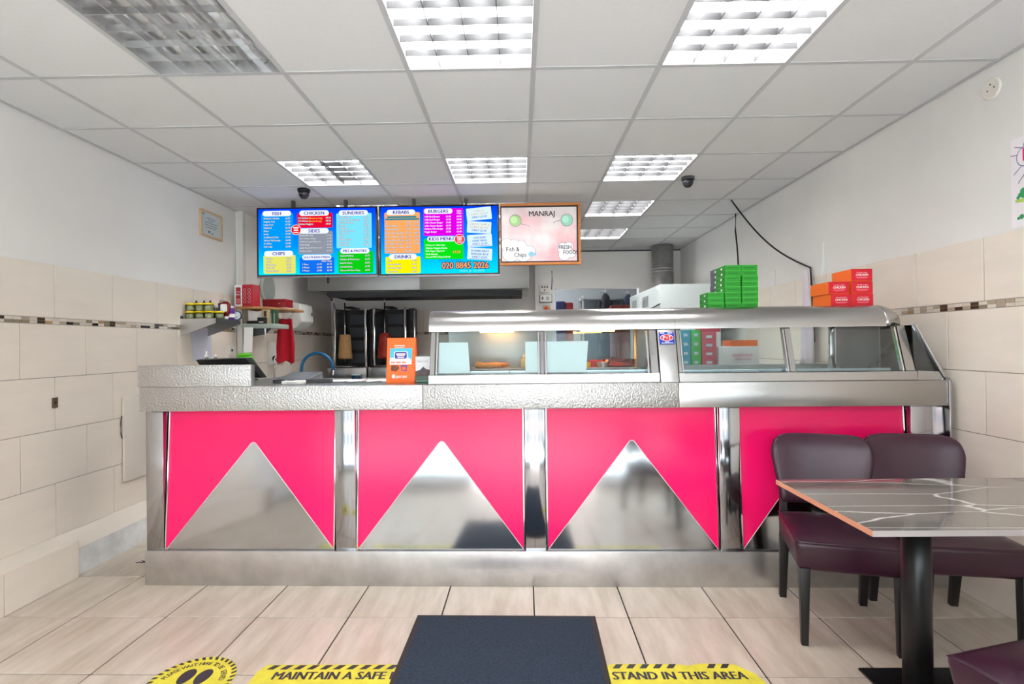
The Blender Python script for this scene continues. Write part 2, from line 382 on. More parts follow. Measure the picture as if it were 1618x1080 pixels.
# black cable from the ceiling down the right wall
P0, P1, P2 = Vector((1.985, 4.97, CZ)), Vector((2.272, 4.17, 1.88)), Vector((2.275, 4.13, 1.30))
pts = [P0.lerp(P1, t)+Vector((0, 0, -0.10*math.sin(PI*t))) for t in [k/12 for k in range(13)]]+[P1.lerp(P2, t) for t in (0.15, 0.5, 1.0)]
tag(MB().tube(pts, 0.007, 6).build('cable', M_black), 'black cable sagging from the ceiling to the hanging towel', 'cable')
tag(MB().tube([(2.24, 5.5, CZ), (2.235, 5.5, 2.45), (2.25, 5.5, 2.3), (2.26, 5.5, 2.1), (2.26, 5.5, 1.7)], 0.008, 6).build('cable', M_black), 'short dark cable down the right wall behind the green boxes', 'cable')
# filler strips on right wall
struct(MB().box(XR-0.002, XR+0.006, 4.02, 4.05, 1.80, 2.05).box(XR-0.002, XR+0.006, 4.78, 4.80, 1.72, 1.95).build('trim_3', M_white), 'white filler strips on the right wall beside the towel', 'trim')

# ================================================================== COUNTER
TH = -0.0192
OC = (-2.09, 2.921, 0.0)
cnt = thing('serving_counter', 'long stainless steel takeaway counter with pink panels', 'counter', OC, TH)
UE = 4.316
box('plinth', M_plinth, 0, UE+0.02, 0, 0.62, 0, 0.190, cnt, 0.003)
box('carcass', mat('carcass_dark', (60,58,60), 0.6), 0.02, UE, 0.10, 0.60, 0.19, 0.96, cnt)
for a, b in ((0.0, 0.098), (1.066, 1.178), (2.112, 2.222), (3.160, 3.268), (4.165, 4.33)):
    box('post', M_mirror, a, b, 0.016, 0.14, 0.190, 0.962, cnt, 0.002)
PAN = [(0.106, 1.056), (1.184, 2.104), (2.230, 3.152), (3.276, 4.157)]
for n, (a, b) in enumerate(PAN):
    zb, zt, vb, vt = 0.192, 0.960, 0.024, 0.072
    pn = bpy.data.objects.new('panel', None); COL.objects.link(pn); pn.parent = cnt
    def sl(u, z, d=0.0): return (u, vb+(vt-vb)*(z-zb)/(zt-zb)-d, z)
    def slab(poly, d0, d1):
        k = len(poly); mb = MB()
        mb._add([sl(u, z, d0) for u, z in poly]+[sl(u, z, d1) for u, z in poly], [tuple(range(k)), tuple(range(2*k-1, k-1, -1))]+[(i, (i+1) % k, (i+1) % k+k, i+k) for i in range(k)])
        return mb
    slab([(a, zb), (b, zb), (b, zt), (a, zt)], 0.0, -0.012).build('backing_sheet', M_tri, pn)
    ax, az = a+0.495*(b-a)+0.012, 0.778; e = 0.006
    apex = []
    for k in range(7):
        ang = math.radians(145-110*k/6); apex.append((ax+0.020*math.cos(ang), az-0.022+0.022*math.sin(ang)))
    # pink sheet: two wings meeting above the apex
    L = [(a+0.003, zb+0.001)]+apex[:4]+[(ax, zt), (a+0.003, zt)]
    R = [(b-0.003, zb+0.001), (b-0.003, zt), (ax, zt)]+apex[3:]
    mb = MB()
    for P in (L, R):
        q = slab(P, 0.0035, 0.0002); mb._add(q.v, q.f)
    bm_me = mb.mesh('acrylic_sheet'); link('acrylic_sheet', bm_me, M_pink, pn)
    rim = [(a+0.003, zb+0.001)]+apex+[(b-0.003, zb+0.001)]
    MB().tube([sl(u, z, 0.003) for u, z in rim], 0.0022, 6).build('acrylic_edge', M_pinke, pn)
    for u in (a-0.003, b-0.004): slab([(u, zb), (u+0.007, zb), (u+0.007, zt), (u, zt)], 0.010, -0.002).build('edge_trim', M_chrome, pn)
box('fascia', M_hammer, 0.0, 1.565, -0.03, 0.02, 0.965, 1.098, cnt, 0.003)
box('fascia', M_hammer, 1.5665, 2.934, -0.03, 0.02, 0.965, 1.098, cnt, 0.003)
box('fascia', M_steel, 2.9355, UE+0.01, -0.03, 0.02, 0.965, 1.098, cnt, 0.003)
box('worktop', M_steelv, 0.0, UE+0.03, 0.0, 0.66, 1.068, 1.0975, cnt, 0.002)
box('back_panel', M_steelv, 0.0, UE+0.03, 0.60, 0.62, 0.19, 1.07, cnt)
MB().prism([(-0.036, 0.2), (0.30, 0.2), (0.30, 1.11), (-0.02, 1.11), (-0.036, 1.098)], UE+0.012, UE+0.026, 'x').build('end_panel', M_mirror, cnt, bevel=0.002)
# raised till box
hu = thing('till_riser', 'raised hammered steel box at the left end of the counter', 'counter riser', OC, TH)
box('front', M_hammer, -0.008, 0.625, -0.032, -0.012, 1.0985, 1.218, hu, 0.003)
box('side', M_steelv, 0.607, 0.623, -0.012, 0.012, 1.0985, 1.214, hu)
box('side', M_steelv, -0.006, 0.010, -0.012, 0.20, 1.0985, 1.214, hu)
# ------------------------------------------------------------------ display case
dc = thing('display_case', 'steel and glass heated and chilled food display case on the counter', 'display case', OC, TH)
VB, VT = 0.015, 0.08          # front glass leans back
ZB, ZT = 1.150, 1.388
def fv(z): return VB+(VT-VB)*(z-ZB)/(ZT-ZB)
MB().prism([(-0.008, 1.099), (0.05, 1.099), (0.05, 1.150), (0.012, 1.150), (-0.004, 1.147)], 1.592, 2.842, 'x').build('bottom_rail', M_steel, dc, bevel=0.0015, seg=1)
MB().prism([(-0.008, 1.099), (0.05, 1.099), (0.05, 1.148), (0.012, 1.148), (-0.004, 1.145)], 2.944, 4.19, 'x').build('bottom_rail', M_steel, dc, bevel=0.0015, seg=1)
# hood
prof = [(0.062, 1.386), (0.060, 1.412), (0.064, 1.436), (0.078, 1.464), (0.102, 1.488), (0.138, 1.503), (0.19, 1.509), (0.62, 1.509), (0.62, 1.470), (0.15, 1.470), (0.09, 1.430), (0.080, 1.386)]
def hood(u0, u1, name):
    n = len(prof); mb = MB()
    mb._add([(u0, p[0], p[1]) for p in prof]+[(u1, p[0], p[1]) for p in prof], [(i, (i+1) % n, (i+1) % n+n, i+n) for i in range(n)], True)
    mb._add([(u0, p[0], p[1]) for p in prof], [tuple(range(n))]); mb._add([(u1, p[0], p[1]) for p in prof], [tuple(range(n-1, -1, -1))])
    me = mb.mesh(name); me.set_sharp_from_angle(angle=0.6); return link(name, me, M_steel, dc)
hood(1.586, 2.942, 'hood'); hood(2.9435, 4.075, 'hood')
# rounded hood end on the right
mb = MB(); nseg = 8; n = len(prof); rings = []
for k in range(nseg+1):
    a = PI/2*k/nseg
    ring = []
    for (v, z) in prof[:8]:
        zz = 1.386+(z-1.386)
        du = 0.125*math.sin(a)*(1.0-0.55*((z-1.386)/0.123)**3); dv = 0.10*(1-math.cos(a))*(1 if v < 0.5 else 0)
        ring.append((4.0755+du, v+dv, zz))
    rings.append(ring)
vs = [p for r in rings for p in r]
mb._add(vs, [(k*8+i, k*8+i+1, (k+1)*8+i+1, (k+1)*8+i) for k in range(nseg) for i in range(7)], True)
me = mb.mesh('hood_end'); o = link('hood_end', me, M_steel, dc)
md = o.modifiers.new('t', 'SOLIDIFY'); md.thickness = 0.003
box('hood_end', M_steel, 4.10, 4.19, 0.20, 0.62, 1.386, 1.45, dc, 0.02)
def fpost(u0, u1, t0, t1, name='glass_post', m=M_steel, d=0.0, dep=0.03):
    MB().hexa([(u0, VB-d, ZB-0.002), (u1, VB-d, ZB-0.002), (u1, VB+dep, ZB-0.002), (u0, VB+dep, ZB-0.002)], [(t0, VT-d, ZT), (t1, VT-d, ZT), (t1, VT+dep, ZT), (t0, VT+dep, ZT)]).build(name, m, dc, bevel=0.0015, seg=1)
fpost(1.596, 1.622, 1.596, 1.622, d=0.006); fpost(1.626, 1.636, 1.626, 1.636, 'bead', M_chrome)
fpost(2.189, 2.199, 2.189, 2.199, 'bead', M_chrome); fpost(2.203, 2.224, 2.203, 2.224, d=0.002, m=M_mirror); fpost(2.228, 2.238, 2.228, 2.238, 'bead', M_chrome)
fpost(2.784, 2.794, 2.784, 2.794, 'bead', M_chrome); fpost(2.800, 2.840, 2.800, 2.840, d=0.005)
fpost(2.948, 2.966, 2.948, 2.966, d=0.005); fpost(2.968, 2.977, 2.968, 2.977, 'bead', M_chrome)
fpost(3.528, 3.536, 3.528, 3.536, 'bead', M_chrome); fpost(3.538, 3.568, 3.538, 3.568, d=0.003)
fpost(4.130, 4.138, 4.126, 4.134, 'bead', M_chrome); fpost(4.142, 4.190, 4.140, 4.180, d=0.004)
def pane(b0, b1, t0, t1):
    MB().hexa([(b0, VB+0.010, ZB), (b1, VB+0.010, ZB), (b1, VB+0.016, ZB), (b0, VB+0.016, ZB)], [(t0, VT+0.010, ZT), (t1, VT+0.010, ZT), (t1, VT+0.016, ZT), (t0, VT+0.016, ZT)]).build('glass_pane', M_glass, dc)
pane(1.636, 2.189, 1.636, 2.189); pane(2.238, 2.784, 2.238, 2.784); pane(2.977, 3.528, 2.977, 3.528); pane(3.568, 4.130, 3.568, 4.126)
# pillar with maker's plate between the two halves
MB().hexa([(2.846, -0.012, 1.099), (2.941, -0.012, 1.099), (2.941, 0.06, 1.099), (2.846, 0.06, 1.099)], [(2.846, VT-0.012, ZT), (2.941, VT-0.012, ZT), (2.941, 0.13, ZT), (2.846, 0.13, ZT)]).build('pillar', M_steelv, dc, bevel=0.002)
# triangular end glazing, sloping bar, corner rail
MB().prism([(4.196, 1.148), (4.325, 1.100), (4.325, 1.106), (4.186, 1.384), (4.184, 1.384)], 0.02, 0.026, 'y').build('glass_pane', M_glass, dc)
MB().prism([(4.192, 1.098), (4.325, 1.098), (4.300, 1.142), (4.192, 1.147)], -0.004, 0.016, 'y').build('corner_rail', M_steel, dc)
MB().prism([(4.183, 1.392), (4.196, 1.392), (4.350, 1.098), (4.334, 1.098)], 0.0, 0.022, 'y').build('sloping_frame', M_steelv, dc, bevel=0.002)
MB().prism([(4.188, 1.390), (4.192, 1.390), (4.344, 1.100), (4.340, 1.100)], 0.024, 0.56, 'y').build('side_glass', M_glass, dc)
# interior
box('deck', M_steelv, 1.60, 2.84, 0.05, 0.62, 1.0985, 1.112, dc); box('deck', M_steelv, 2.945, 4.19, 0.05, 0.62, 1.0985, 1.112, dc)
for a, b in ((1.63, 2.03), (2.035, 2.42), (2.425, 2.80)): box('tray_front', mat('tray_steel', (178,190,198), 0.3, 0.8), a, b, 0.07, 0.076, 1.112, 1.165, dc)
for a, b in ((2.98, 3.39), (3.40, 3.58), (3.60, 3.78), (3.782, 4.10)): box('tray_front', mat('tray_steel', (178,190,198), 0.3, 0.8), a, b, 0.07, 0.076, 1.112, 1.160, dc)
box('sliding_door', mat('door_steel', (150,156,156), 0.35, 0.8), 1.62, 2.24, 0.56, 0.575, 1.112, 1.47, dc); box('sliding_door', M_glass, 2.22, 2.83, 0.58, 0.586, 1.112, 1.47, dc)
box('divider', M_steelv, 2.82, 2.835, 0.12, 0.60, 1.112, 1.47, dc)
box('divider', M_steelv, 2.945, 2.950, 0.12, 0.60, 1.112, 1.40, dc)
box('back_post', M_chrome, 4.02, 4.05, 0.50, 0.53, 1.112, 1.47, dc, 0.004)
box('end_lining', mat('lining_grey', (128,130,130), 0.4, 0.6), 4.11, 4.118, 0.18, 0.60, 1.112, 1.47, dc)
box('back_sill', M_steelv, 2.95, 4.11, 0.56, 0.60, 1.112, 1.165, dc)
M_heat = emis('heat_lamp_glow', (255,176,90), 13)
for u in (1.95, 2.55):
    MB().tube([(u-0.10, 0.30, 1.392), (u+0.10, 0.30, 1.392)], 0.010, 8).build('heat_lamp', M_heat, dc)
    MB().prism([(0.20, 1.392), (0.30, 1.425), (0.40, 1.392), (0.40, 1.396), (0.30, 1.429), (0.20, 1.396)], u-0.24, u+0.24, 'x').build('lamp_reflector', mat('warm_tinted_metal', (226,160,100), 0.3, 0.9), dc)
box('corner_tube', mat('warm_tinted_metal', (226,160,100), 0.3, 0.9), 2.765, 2.785, 0.30, 0.32, 1.112, 1.47, dc, 0.005)  # orange glow on this post is put into its metal colour
# maker's plate
pl = thing('makers_plate', 'blue maker plate with red oval and white letters on the case pillar', 'sign', OC, TH)
ang = math.atan2(VT-VB, ZT-ZB)
cen = (2.893, fv(1.335)-0.0175, 1.335)
MB().prism(rrect(-0.040, 0.040, -0.034, 0.034, 0.003), -0.003, 0, 'y').build('plate', mat('plate_blue', (20,50,170), 0.3), pl, cen, (-ang, 0, 0))
MB().prism([(0.036*math.cos(2*PI*k/28), 0.002+0.019*math.sin(2*PI*k/28)) for k in range(28)], -0.0036, -0.003, 'y').build('oval_rim', M_paper, pl, cen, (-ang, 0, 0))
MB().prism([(0.033*math.cos(2*PI*k/28), 0.002+0.0165*math.sin(2*PI*k/28)) for k in range(28)], -0.0042, -0.0036, 'y').build('oval', mat('plate_red', (200,24,50), 0.3), pl, cen, (-ang, 0, 0))
text('lettering', [('P', -0.015, -0.0085, 0.031, 'CENTER'), ('&', 0.001, -0.004, 0.014, 'CENTER'), ('T', 0.0155, -0.0085, 0.031, 'CENTER')], M_paper, pl, cen, (-ang, 0, 0), off=-0.0048, bold=0.02)
MB().box(-0.034, -0.012, -0.0036, -0.003, 0.0265, 0.0305).box(0.006, 0.032, -0.0036, -0.003, 0.0265, 0.0305).box(-0.030, 0.034, -0.0036, -0.003, -0.0295, -0.0265).box(-0.010, 0.012, -0.0036, -0.003, -0.0235, -0.021).build('small_print', M_paper, pl, cen, (-ang, 0, 0))
# helper: things placed on the counter
def CP(u, v, z): 
    return (OC[0]+u*math.cos(TH)-v*math.sin(TH), OC[1]+u*math.sin(TH)+v*math.cos(TH), z)
# notices behind the glass
for u0, u1, lb in ((1.640, 1.815, 'pale blank notice sheet behind the left end of the case glass'), (2.120, 2.470, 'pale blank notice sheet straddling the first glass mullion of the case')):
    k = 0.014
    sh = MB().hexa([(u0, VB+0.024, 1.156), (u1, VB+0.024, 1.156), (u1, VB+0.0255, 1.156), (u0, VB+0.0255, 1.156)], [(u0, VB+0.064, 1.325), (u1-k if u0 < 2 else u1, VB+0.064, 1.325), (u1-k if u0 < 2 else u1, VB+0.0655, 1.325), (u0, VB+0.0655, 1.325)])
    if u0 > 2: sh.v = [(x+(-0.018 if (x > 2.4 and z < 1.2) else 0), y, z) for x, y, z in sh.v]
    tag(sh.build('notice_sheet', M_cyanp, None, OC, (0, 0, TH)), lb, 'paper')
# food in the hot case
M_fry = mat('fried_batter', (222,160,78), 0.7, var=(40, 0.3), bump=('noise', 60, 0.6, 0.004))
def lump(name, p, rx, ry, rz, m, lb, cat, rot=0, grp=None, seed=0):
    rnd = random.Random(seed); mb = MB()
    n, mm = 14, 8; vs = []; fs = []
    for i in range(mm+1):
        th = PI*i/mm
        for k in range(n):
            ph = 2*PI*k/n; j = 1+rnd.uniform(-0.10, 0.10)
            vs.append((rx*math.sin(th)*math.cos(ph)*j, ry*math.sin(th)*math.sin(ph)*j, rz*(1-math.cos(th))*j))
    for i in range(mm):
        for k in range(n): fs.append((i*n+k, i*n+(k+1) % n, (i+1)*n+(k+1) % n, (i+1)*n+k))
    mb._add(vs, fs, True); o = mb.build(name, m, None, p, (0, 0, rot)); return tag(o, lb, cat, grp)
hs = thing('food_shelf', 'steel serving shelf inside the heated case', 'shelf', OC, TH)
box('plate', M_steelv, 1.68, 2.80, 0.20, 0.50, 1.165, 1.170, hs)
for u in (1.70, 2.24, 2.78): box('bracket', M_steelv, u-0.01, u+0.01, 0.22, 0.48, 1.1125, 1.165, hs)
for k, (u, v, rx, rz, r, lb) in enumerate(((1.905, 0.27, 0.075, 0.016, 0.05, 'long battered sausage lying in front in the heated case'), (1.94, 0.33, 0.085, 0.017, -0.05, 'long battered sausage lying behind another in the heated case'), (1.845, 0.27, 0.030, 0.019, 0.6, 'small knobbly battered piece at the left of the sausages'))):
    lump('battered_food', CP(u, v, 1.1695), rx, 0.022 if k < 2 else 0.024, rz, M_fry, lb, 'food', r, 'fried food in the case', k)
t = thing('sauce_bottle', 'pale green sauce bottle standing at the back of the heated case', 'bottle', CP(2.11, 0.40, 1.170))
MB().lathe([(0.020, 0), (0.022, 0.004), (0.022, 0.04), (0.016, 0.052), (0.009, 0.058)], 14).build('body', mat('pale_green', (206,222,180), 0.3), t)
MB().lathe([(0.010, 0.058), (0.010, 0.068), (0.004, 0.072), (0.003, 0.085)], 10).build('cap', M_paper, t)
def tub(name, u, v, r, h, m, lb, fill=None):
    t = thing(name, lb, 'tub', CP(u, v, 1.170))
    MB().lathe([(r*0.85, 0), (r, h), (r*1.04, h+0.003), (r*0.96, h+0.003), (r*0.82, 0.006)], 24, cap=False).build('bowl', m, t)
    MB().lathe([(r*0.83, 0.004), (r*0.90, h*0.75), (r*0.5, h*0.85), (0.001, h*0.9)], 24).build('contents', fill or m, t)
tub('food_bowl', 2.685, 0.33, 0.098, 0.042, glass('bowl_glass', (250,214,200)), 'wide glass bowl of red saveloys at the right of the heated case', mat('saveloy_red', (232,70,40), 0.4, var=(30, 0.5)))
tub('foil_tub', 2.575, 0.29, 0.036, 0.028, mat('foil', (222,224,226), 0.3, 0.7), 'small foil tub beside the wide red bowl')
tub('red_tub', 2.545, 0.36, 0.045, 0.036, mat('tub_red', (214,40,40), 0.4), 'red plastic tub between the foil tub and the yellow tub')
tub('yellow_tub', 2.475, 0.30, 0.034, 0.026, mat('tub_yellow', (240,196,20), 0.4), 'yellow plastic tub in the heated case')
# ------------------------------------------------------------------ boxes on the case
HT = 1.5095
M_gbox = mat('box_green', (6,140,12), 0.5); M_dbox = mat('box_grey', (98,98,106), 0.55); M_ink = mat('box_ink', (8,70,10), 0.6); M_cbox = mat('box_cyan', (20,150,200), 0.5)
gm = {}
def food_box(u, v, z, w, d, h, m, key, ink, lb, name, group, gapm):
    t = thing(name, lb, 'box', CP(u, v, z), TH+random.uniform(-0.012, 0.012), group)
    if key not in gm:
        body = MB().box(0, w, 0, d, 0, h-0.0015).mesh('carton', 0.0012, 1); body.materials.append(m)
        lid = MB().box(0.0005, w-0.0005, 0.0005, d, h-0.0015, h-0.0002).mesh('lid'); lid.materials.append(gapm)
        mk = MB()
        rr = random.Random(5); x = w*0.16
        while x < w*0.84:
            l = rr.uniform(0.003, 0.007); mk.box(x, min(x+l, w*0.84), -0.0006, 0, h*0.42, h*0.58); x += l+0.003
        mk = mk.mesh('print'); mk.materials.append(ink)
        sd = MB().box(-0.0006, 0, d*0.30, d*0.46, h*0.3, h*0.66).mesh('label_mark'); sd.materials.append(M_paper)
        gm[key] = (body, lid, mk, sd)
    for nm, me in zip(('carton', 'lid', 'print', 'label_mark'), gm[key]): link(nm, me, None, t)
bw, bd, bh = 0.094, 0.155, 0.0318
M_glid = mat('box_green_lid', (120,200,110), 0.5); M_dlid = mat('box_grey_lid', (70,70,76), 0.5)
cols = [(3.205, 0.30, 3, 'left low column'), (3.304, 0.30, 8, 'middle column'), (3.402, 0.30, 8, 'right-hand column')]
for u, v, n, cn in cols:
    for k in range(n):
        food_box(u+random.uniform(-0.003, 0.003), v+random.uniform(0, 0.004), HT+k*bh, bw, bd, bh, M_gbox, 'g', M_ink, 'green food box on the case, %s, %s' % (cn, 'top' if k == n-1 else ORD[k]+(' from the bottom' if k else '')), 'food_box', 'green food boxes', M_glid)
for k in range(8):
    food_box(3.322+random.uniform(-0.003, 0.003), 0.463, HT+k*0.0325, bw, 0.15, 0.0325, M_dbox, 'd', M_black, 'dark grey food box behind the green boxes, %s of its stack' % ('top' if k == 7 else ORD[k]+(' up' if k else '')), 'food_box', 'dark grey food boxes', M_dlid)
food_box(3.165, 0.46, HT, 0.09, 0.10, 0.014, M_cbox, 'c', M_ink, 'flat cyan box lying left of the green stack on the case', 'food_box', None, M_cbox)
M_rbox = mat('box_red', (208,8,40), 0.45); M_obox = mat('box_orange', (240,108,0), 0.45)
CB = [(3.890, HT, 'bottom left'), (4.012, HT, 'bottom right'), (3.882, HT+0.072, 'middle row left'), (4.014, HT+0.072, 'middle row right'), (4.012, HT+0.144, 'topmost')]
ch0 = None
for u, z, w_ in CB:
    lb = 'red and orange chicken box, %s of the five' % w_
    if ch0 is None:
        ch0 = thing('chicken_box', lb, 'box', CP(u, 0.255, z), TH, 'chicken boxes on the case')
        box('carton', M_obox, 0, 0.119, 0.0012, 0.20, 0, 0.0705, ch0, 0.0015, 1)
        MB().box(0.0006, 0.1184, 0, 0.0013, 0.003, 0.0700).build('red_front', M_rbox, ch0)
        text('lettering', [('CHICKEN', 0.060, 0.031, 0.0175, 'CENTER', 0.92)], M_paper, ch0, off=-0.0006, bold=0.02)
        text('small_lettering', [('THE HOME OF GREAT', 0.060, 0.048, 0.0062, 'CENTER', 1.0)], M_paper, ch0, off=-0.0006)
        MB().box(0.026, 0.094, -0.0006, 0, 0.0215, 0.0235).box(0.034, 0.086, -0.0006, 0, 0.017, 0.0185).build('small_print', mat('pale_pink', (244,150,170), 0.5), ch0)
    else:
        c = copy_tree(ch0); c.location = CP(u, 0.255+(0.006 if z > HT+0.01 else 0), z); c['label'] = lb
# bench behind the chilled half with stacks seen through the glass
bn = thing('back_bench', 'steel bench behind the chilled case carrying stacked boxes', 'table', (1.0, 3.95, 0))
box('top', M_steelv, 0, 0.98, 0, 0.50, 1.10, 1.13, bn, 0.002)
for x in (0.02, 0.92):
    for y in (0.02, 0.44): box('leg', M_steelv, x, x+0.04, y, y+0.04, 0, 1.10, bn)
def stack(x0, x1, n, h, m, nm, col, y=3.99, d=0.2):
    for k in range(n):
        t = thing('food_box', '%s food box behind the chilled case, %s' % (col, ('top of its stack' if k == n-1 else ORD[k]+(' from the bottom' if k else ' of its stack'))), 'box', (x0, y, 1.130+k*h), 0, nm)
        box('carton', m, 0, x1-x0, 0, d, 0, h-0.002, t, 0.001, 1); box('lid', m, 0.002, x1-x0-0.002, 0.002, d-0.002, h-0.002, h-0.0002, t)
        box('label_mark', mat('pale_mark', (200,225,235), 0.5), (x1-x0)*0.3, (x1-x0)*0.7, -0.0008, 0, h*0.3, h*0.6, t)
stack(1.205, 1.278, 4, 0.068, mat('box_teal', (60,170,200), 0.5), 'cyan boxes behind the case', 'cyan')
stack(1.284, 1.355, 4, 0.068, mat('box_leaf', (70,200,90), 0.5), 'leaf green boxes behind the case', 'leaf green')
stack(1.361, 1.47, 4, 0.064, mat('box_rose', (214,90,110), 0.5), 'rose boxes behind the case', 'rose pink')
t = thing('delivery_carton', 'white carton with faint print behind the chilled case', 'box', (1.482, 3.98, 1.130))
box('body', M_paper, 0, 0.30, 0, 0.24, 0, 0.145, t, 0.003); box('tape', mat('tape', (214,200,170), 0.4), 0.12, 0.16, 0, 0.24, 0.145, 0.1465, t)
MB().box(0.10, 0.25, -0.001, 0, 0.07, 0.09).box(0.12, 0.24, -0.001, 0, 0.045, 0.055).build('print', mat('faint_print', (230,190,200), 0.6), t)
t = thing('flat_carton', 'orange box lying on the white carton behind the case', 'box', (1.58, 4.0, 1.277)); box('body', M_obox, 0, 0.20, 0, 0.16, 0, 0.045, t, 0.002); box('lid', mat('box_orange_dark', (230,100,10), 0.5), 0, 0.10, -0.001, 0, 0, 0.045, t)
t = thing('flat_carton', 'rose box lying on the rose stack behind the case', 'box', (1.365, 4.0, 1.387)); box('body', MATS['box_rose'], 0, 0.14, 0, 0.14, 0, 0.05, t, 0.002); box('lid', MATS['box_rose'], 0, 0.14, 0, 0.14, 0.05, 0.054, t)
# towel hanging on the right wall
def cloth(name, m, lb, p, w, L, folds, amp, axis, taper=0.4, cat='towel', hem=0.0):
    nu, nv = 22, 14; vs = []; fs = []
    for j in range(nv+1):
        s = j/nv; ww = w*(taper+(1-taper)*min(1, s*1.6))
        for i in range(nu+1):
            u = i/nu-0.5; z = -L*s - hem*abs(math.sin(u*5))*s
            d = amp*(0.35+0.65*s)*math.sin(u*2*PI*folds+0.6*math.sin(s*3))
            vs.append((u*ww, d, z) if axis == 'y' else (d, u*ww, z))
    for j in range(nv):
        for i in range(nu): a = j*(nu+1)+i; fs.append((a, a+1, a+nu+2, a+nu+1))
    mb = MB(); mb._add(vs, fs, True); me = mb.mesh(name); o = link(name, me, m, None, p)
    md = o.modifiers.new('t', 'SOLIDIFY'); md.thickness = 0.006; md.offset = 0
    return tag(o, lb, cat)
cloth('hand_towel', mat('lilac_towel', (226,216,224), 0.9, bump=('noise', 200, 0.4, 0.004)), 'pale towel hanging on the right wall behind the chilled case', (2.225, 4.15, 1.87), 0.16, 0.74, 2.2, 0.022, 'x', 0.15)
t = thing('round_sticker', 'small round blue sticker on the tiles behind the chilled case', 'sticker', (XR-0.0008, 3.70, 1.25)); 
MB().lathe([(0.022, 0), (0.022, 0.001)], 20).build('disc', mat('sticker_blue', (50,70,120), 0.4), t, (0, 0, 0), (0, -PI/2, 0)); MB().lathe([(0.013, 0.001), (0.013, 0.0016)], 20).build('ring', M_paper, t, (0, 0, 0), (0, -PI/2, 0))
# ------------------------------------------------------------------ things on the counter's left half
WT = 1.0978
t = thing('takeaway_bag', 'orange paper delivery bag with printed front standing on the counter', 'bag', CP(1.322, 0.135, WT), TH)
w, h, d = 0.163, 0.258, 0.05
def bagp(x, z): return (x*0.985 + 0.010*z/h, z)
M_or = mat('bag_orange', (244,104,8), 0.45); M_or2 = mat('bag_orange_side', (244,88,22), 0.5)
MB().hexa([(0, 0, 0), (w, 0, 0), (w, d, 0), (0, d, 0)], [(0.006, 0.014, h), (w+0.008, 0.014, h), (w+0.008, d*0.6, h), (0.006, d*0.6, h)]).build('body', M_or, t, bevel=0.001, seg=1)
MB().hexa([(w, 0.0, 0), (w+0.014, 0.01, 0), (w+0.014, d, 0), (w, d, 0)], [(w+0.008, 0.014, h*0.98), (w+0.009, 0.016, h*0.98), (w+0.009, d*0.6, h*0.98), (w+0.008, d*0.6, h*0.98)]).build('gusset', M_or2, t)
tilt = -math.atan2(0.014, h)
def flat(name, poly, m, off): return MB().prism(poly, -off-0.0004, -off, 'y').build(name, m, t, (0, 0, 0), (tilt, 0, 0))
flat('printed_sky', [(0.020, 0.105), (0.146, 0.105), (0.150, 0.198), (0.024, 0.198)], mat('print_cyan', (70,190,235), 0.5), 0.0006)
flat('printed_cloud', [(0.020, 0.106), (0.146, 0.106), (0.147, 0.132), (0.125, 0.146), (0.1, 0.140), (0.06, 0.148), (0.022, 0.142)], mat('print_white', (236,244,250), 0.5), 0.0012)
flat('printed_badge', rrect(0.046, 0.124, 0.136, 0.180, 0.008), mat('print_white', (236,244,250), 0.5), 0.0018)
flat('printed_badge', rrect(0.050, 0.120, 0.139, 0.177, 0.008), mat('print_violet', (78,54,150), 0.5), 0.0024)
MB().box(0.058, 0.112, -0.0034, -0.003, 0.163, 0.169).box(0.062, 0.108, -0.0034, -0.003, 0.155, 0.160).box(0.066, 0.104, -0.0034, -0.003, 0.144, 0.150).box(0.048, 0.108, -0.0014, -0.001, 0.212, 0.216).box(0.050, 0.106, -0.0014, -0.001, 0.203, 0.206).build('small_print', M_paper, t, (0, 0, 0), (tilt, 0, 0))
MB().box(0.028, 0.052, -0.0024, -0.002, 0.113, 0.122).box(0.056, 0.086, -0.0024, -0.002, 0.113, 0.122).box(0.090, 0.115, -0.0024, -0.002, 0.113, 0.122).build('printed_line', mat('print_rust', (205,120,90), 0.5), t, (0, 0, 0), (tilt, 0, 0))
flat('printed_kebab', [(0.028, 0.070), (0.060, 0.066), (0.075, 0.085), (0.070, 0.100), (0.030, 0.102)], mat('print_brown', (120,60,40), 0.6, var=(90, 0.7)), 0.0008)
flat('printed_tub', [(0.090, 0.068), (0.118, 0.066), (0.122, 0.100), (0.084, 0.102)], mat('print_violet', (78,54,150), 0.5), 0.0008)
flat('printed_tub', [(0.094, 0.072), (0.113, 0.072), (0.115, 0.092), (0.092, 0.092)], M_or, 0.0014)
flat('logo_mark', [(0.034, 0.028), (0.052, 0.028), (0.053, 0.040), (0.056, 0.040), (0.043, 0.051), (0.031, 0.040), (0.034, 0.040)], M_paper, 0.0008)
text('lettering', [('JUST EAT', 0.060, 0.0285, 0.0195, 'LEFT', 0.78)], M_paper, t, (0, 0, 0), (tilt, 0, 0), off=-0.0014, bold=0.035)
t = thing('leaflet_holder', 'clear holder of grey leaflets beside the orange bag', 'leaflet holder', CP(1.492, 0.13, WT), TH)
box('leaflet', mat('leaflet_white', (214,216,220), 0.5), 0, 0.086, 0.008, 0.026, 0.004, 0.150, t)
MB().prism([(0.0, 0.012), (0.086, 0.012), (0.086, 0.072), (0.060, 0.078), (0.044, 0.092), (0.026, 0.074), (0.0, 0.066)], 0.0068, 0.0078, 'y').build('printed_photo', mat('leaflet_photo', (74,58,60), 0.5, var=(30, 0.4)), t)
text('lettering', [('MENU CARD', 0.043, 0.118, 0.012, 'CENTER')], mat('leaflet_ink', (140,146,156), 0.5), t, off=0.0066)
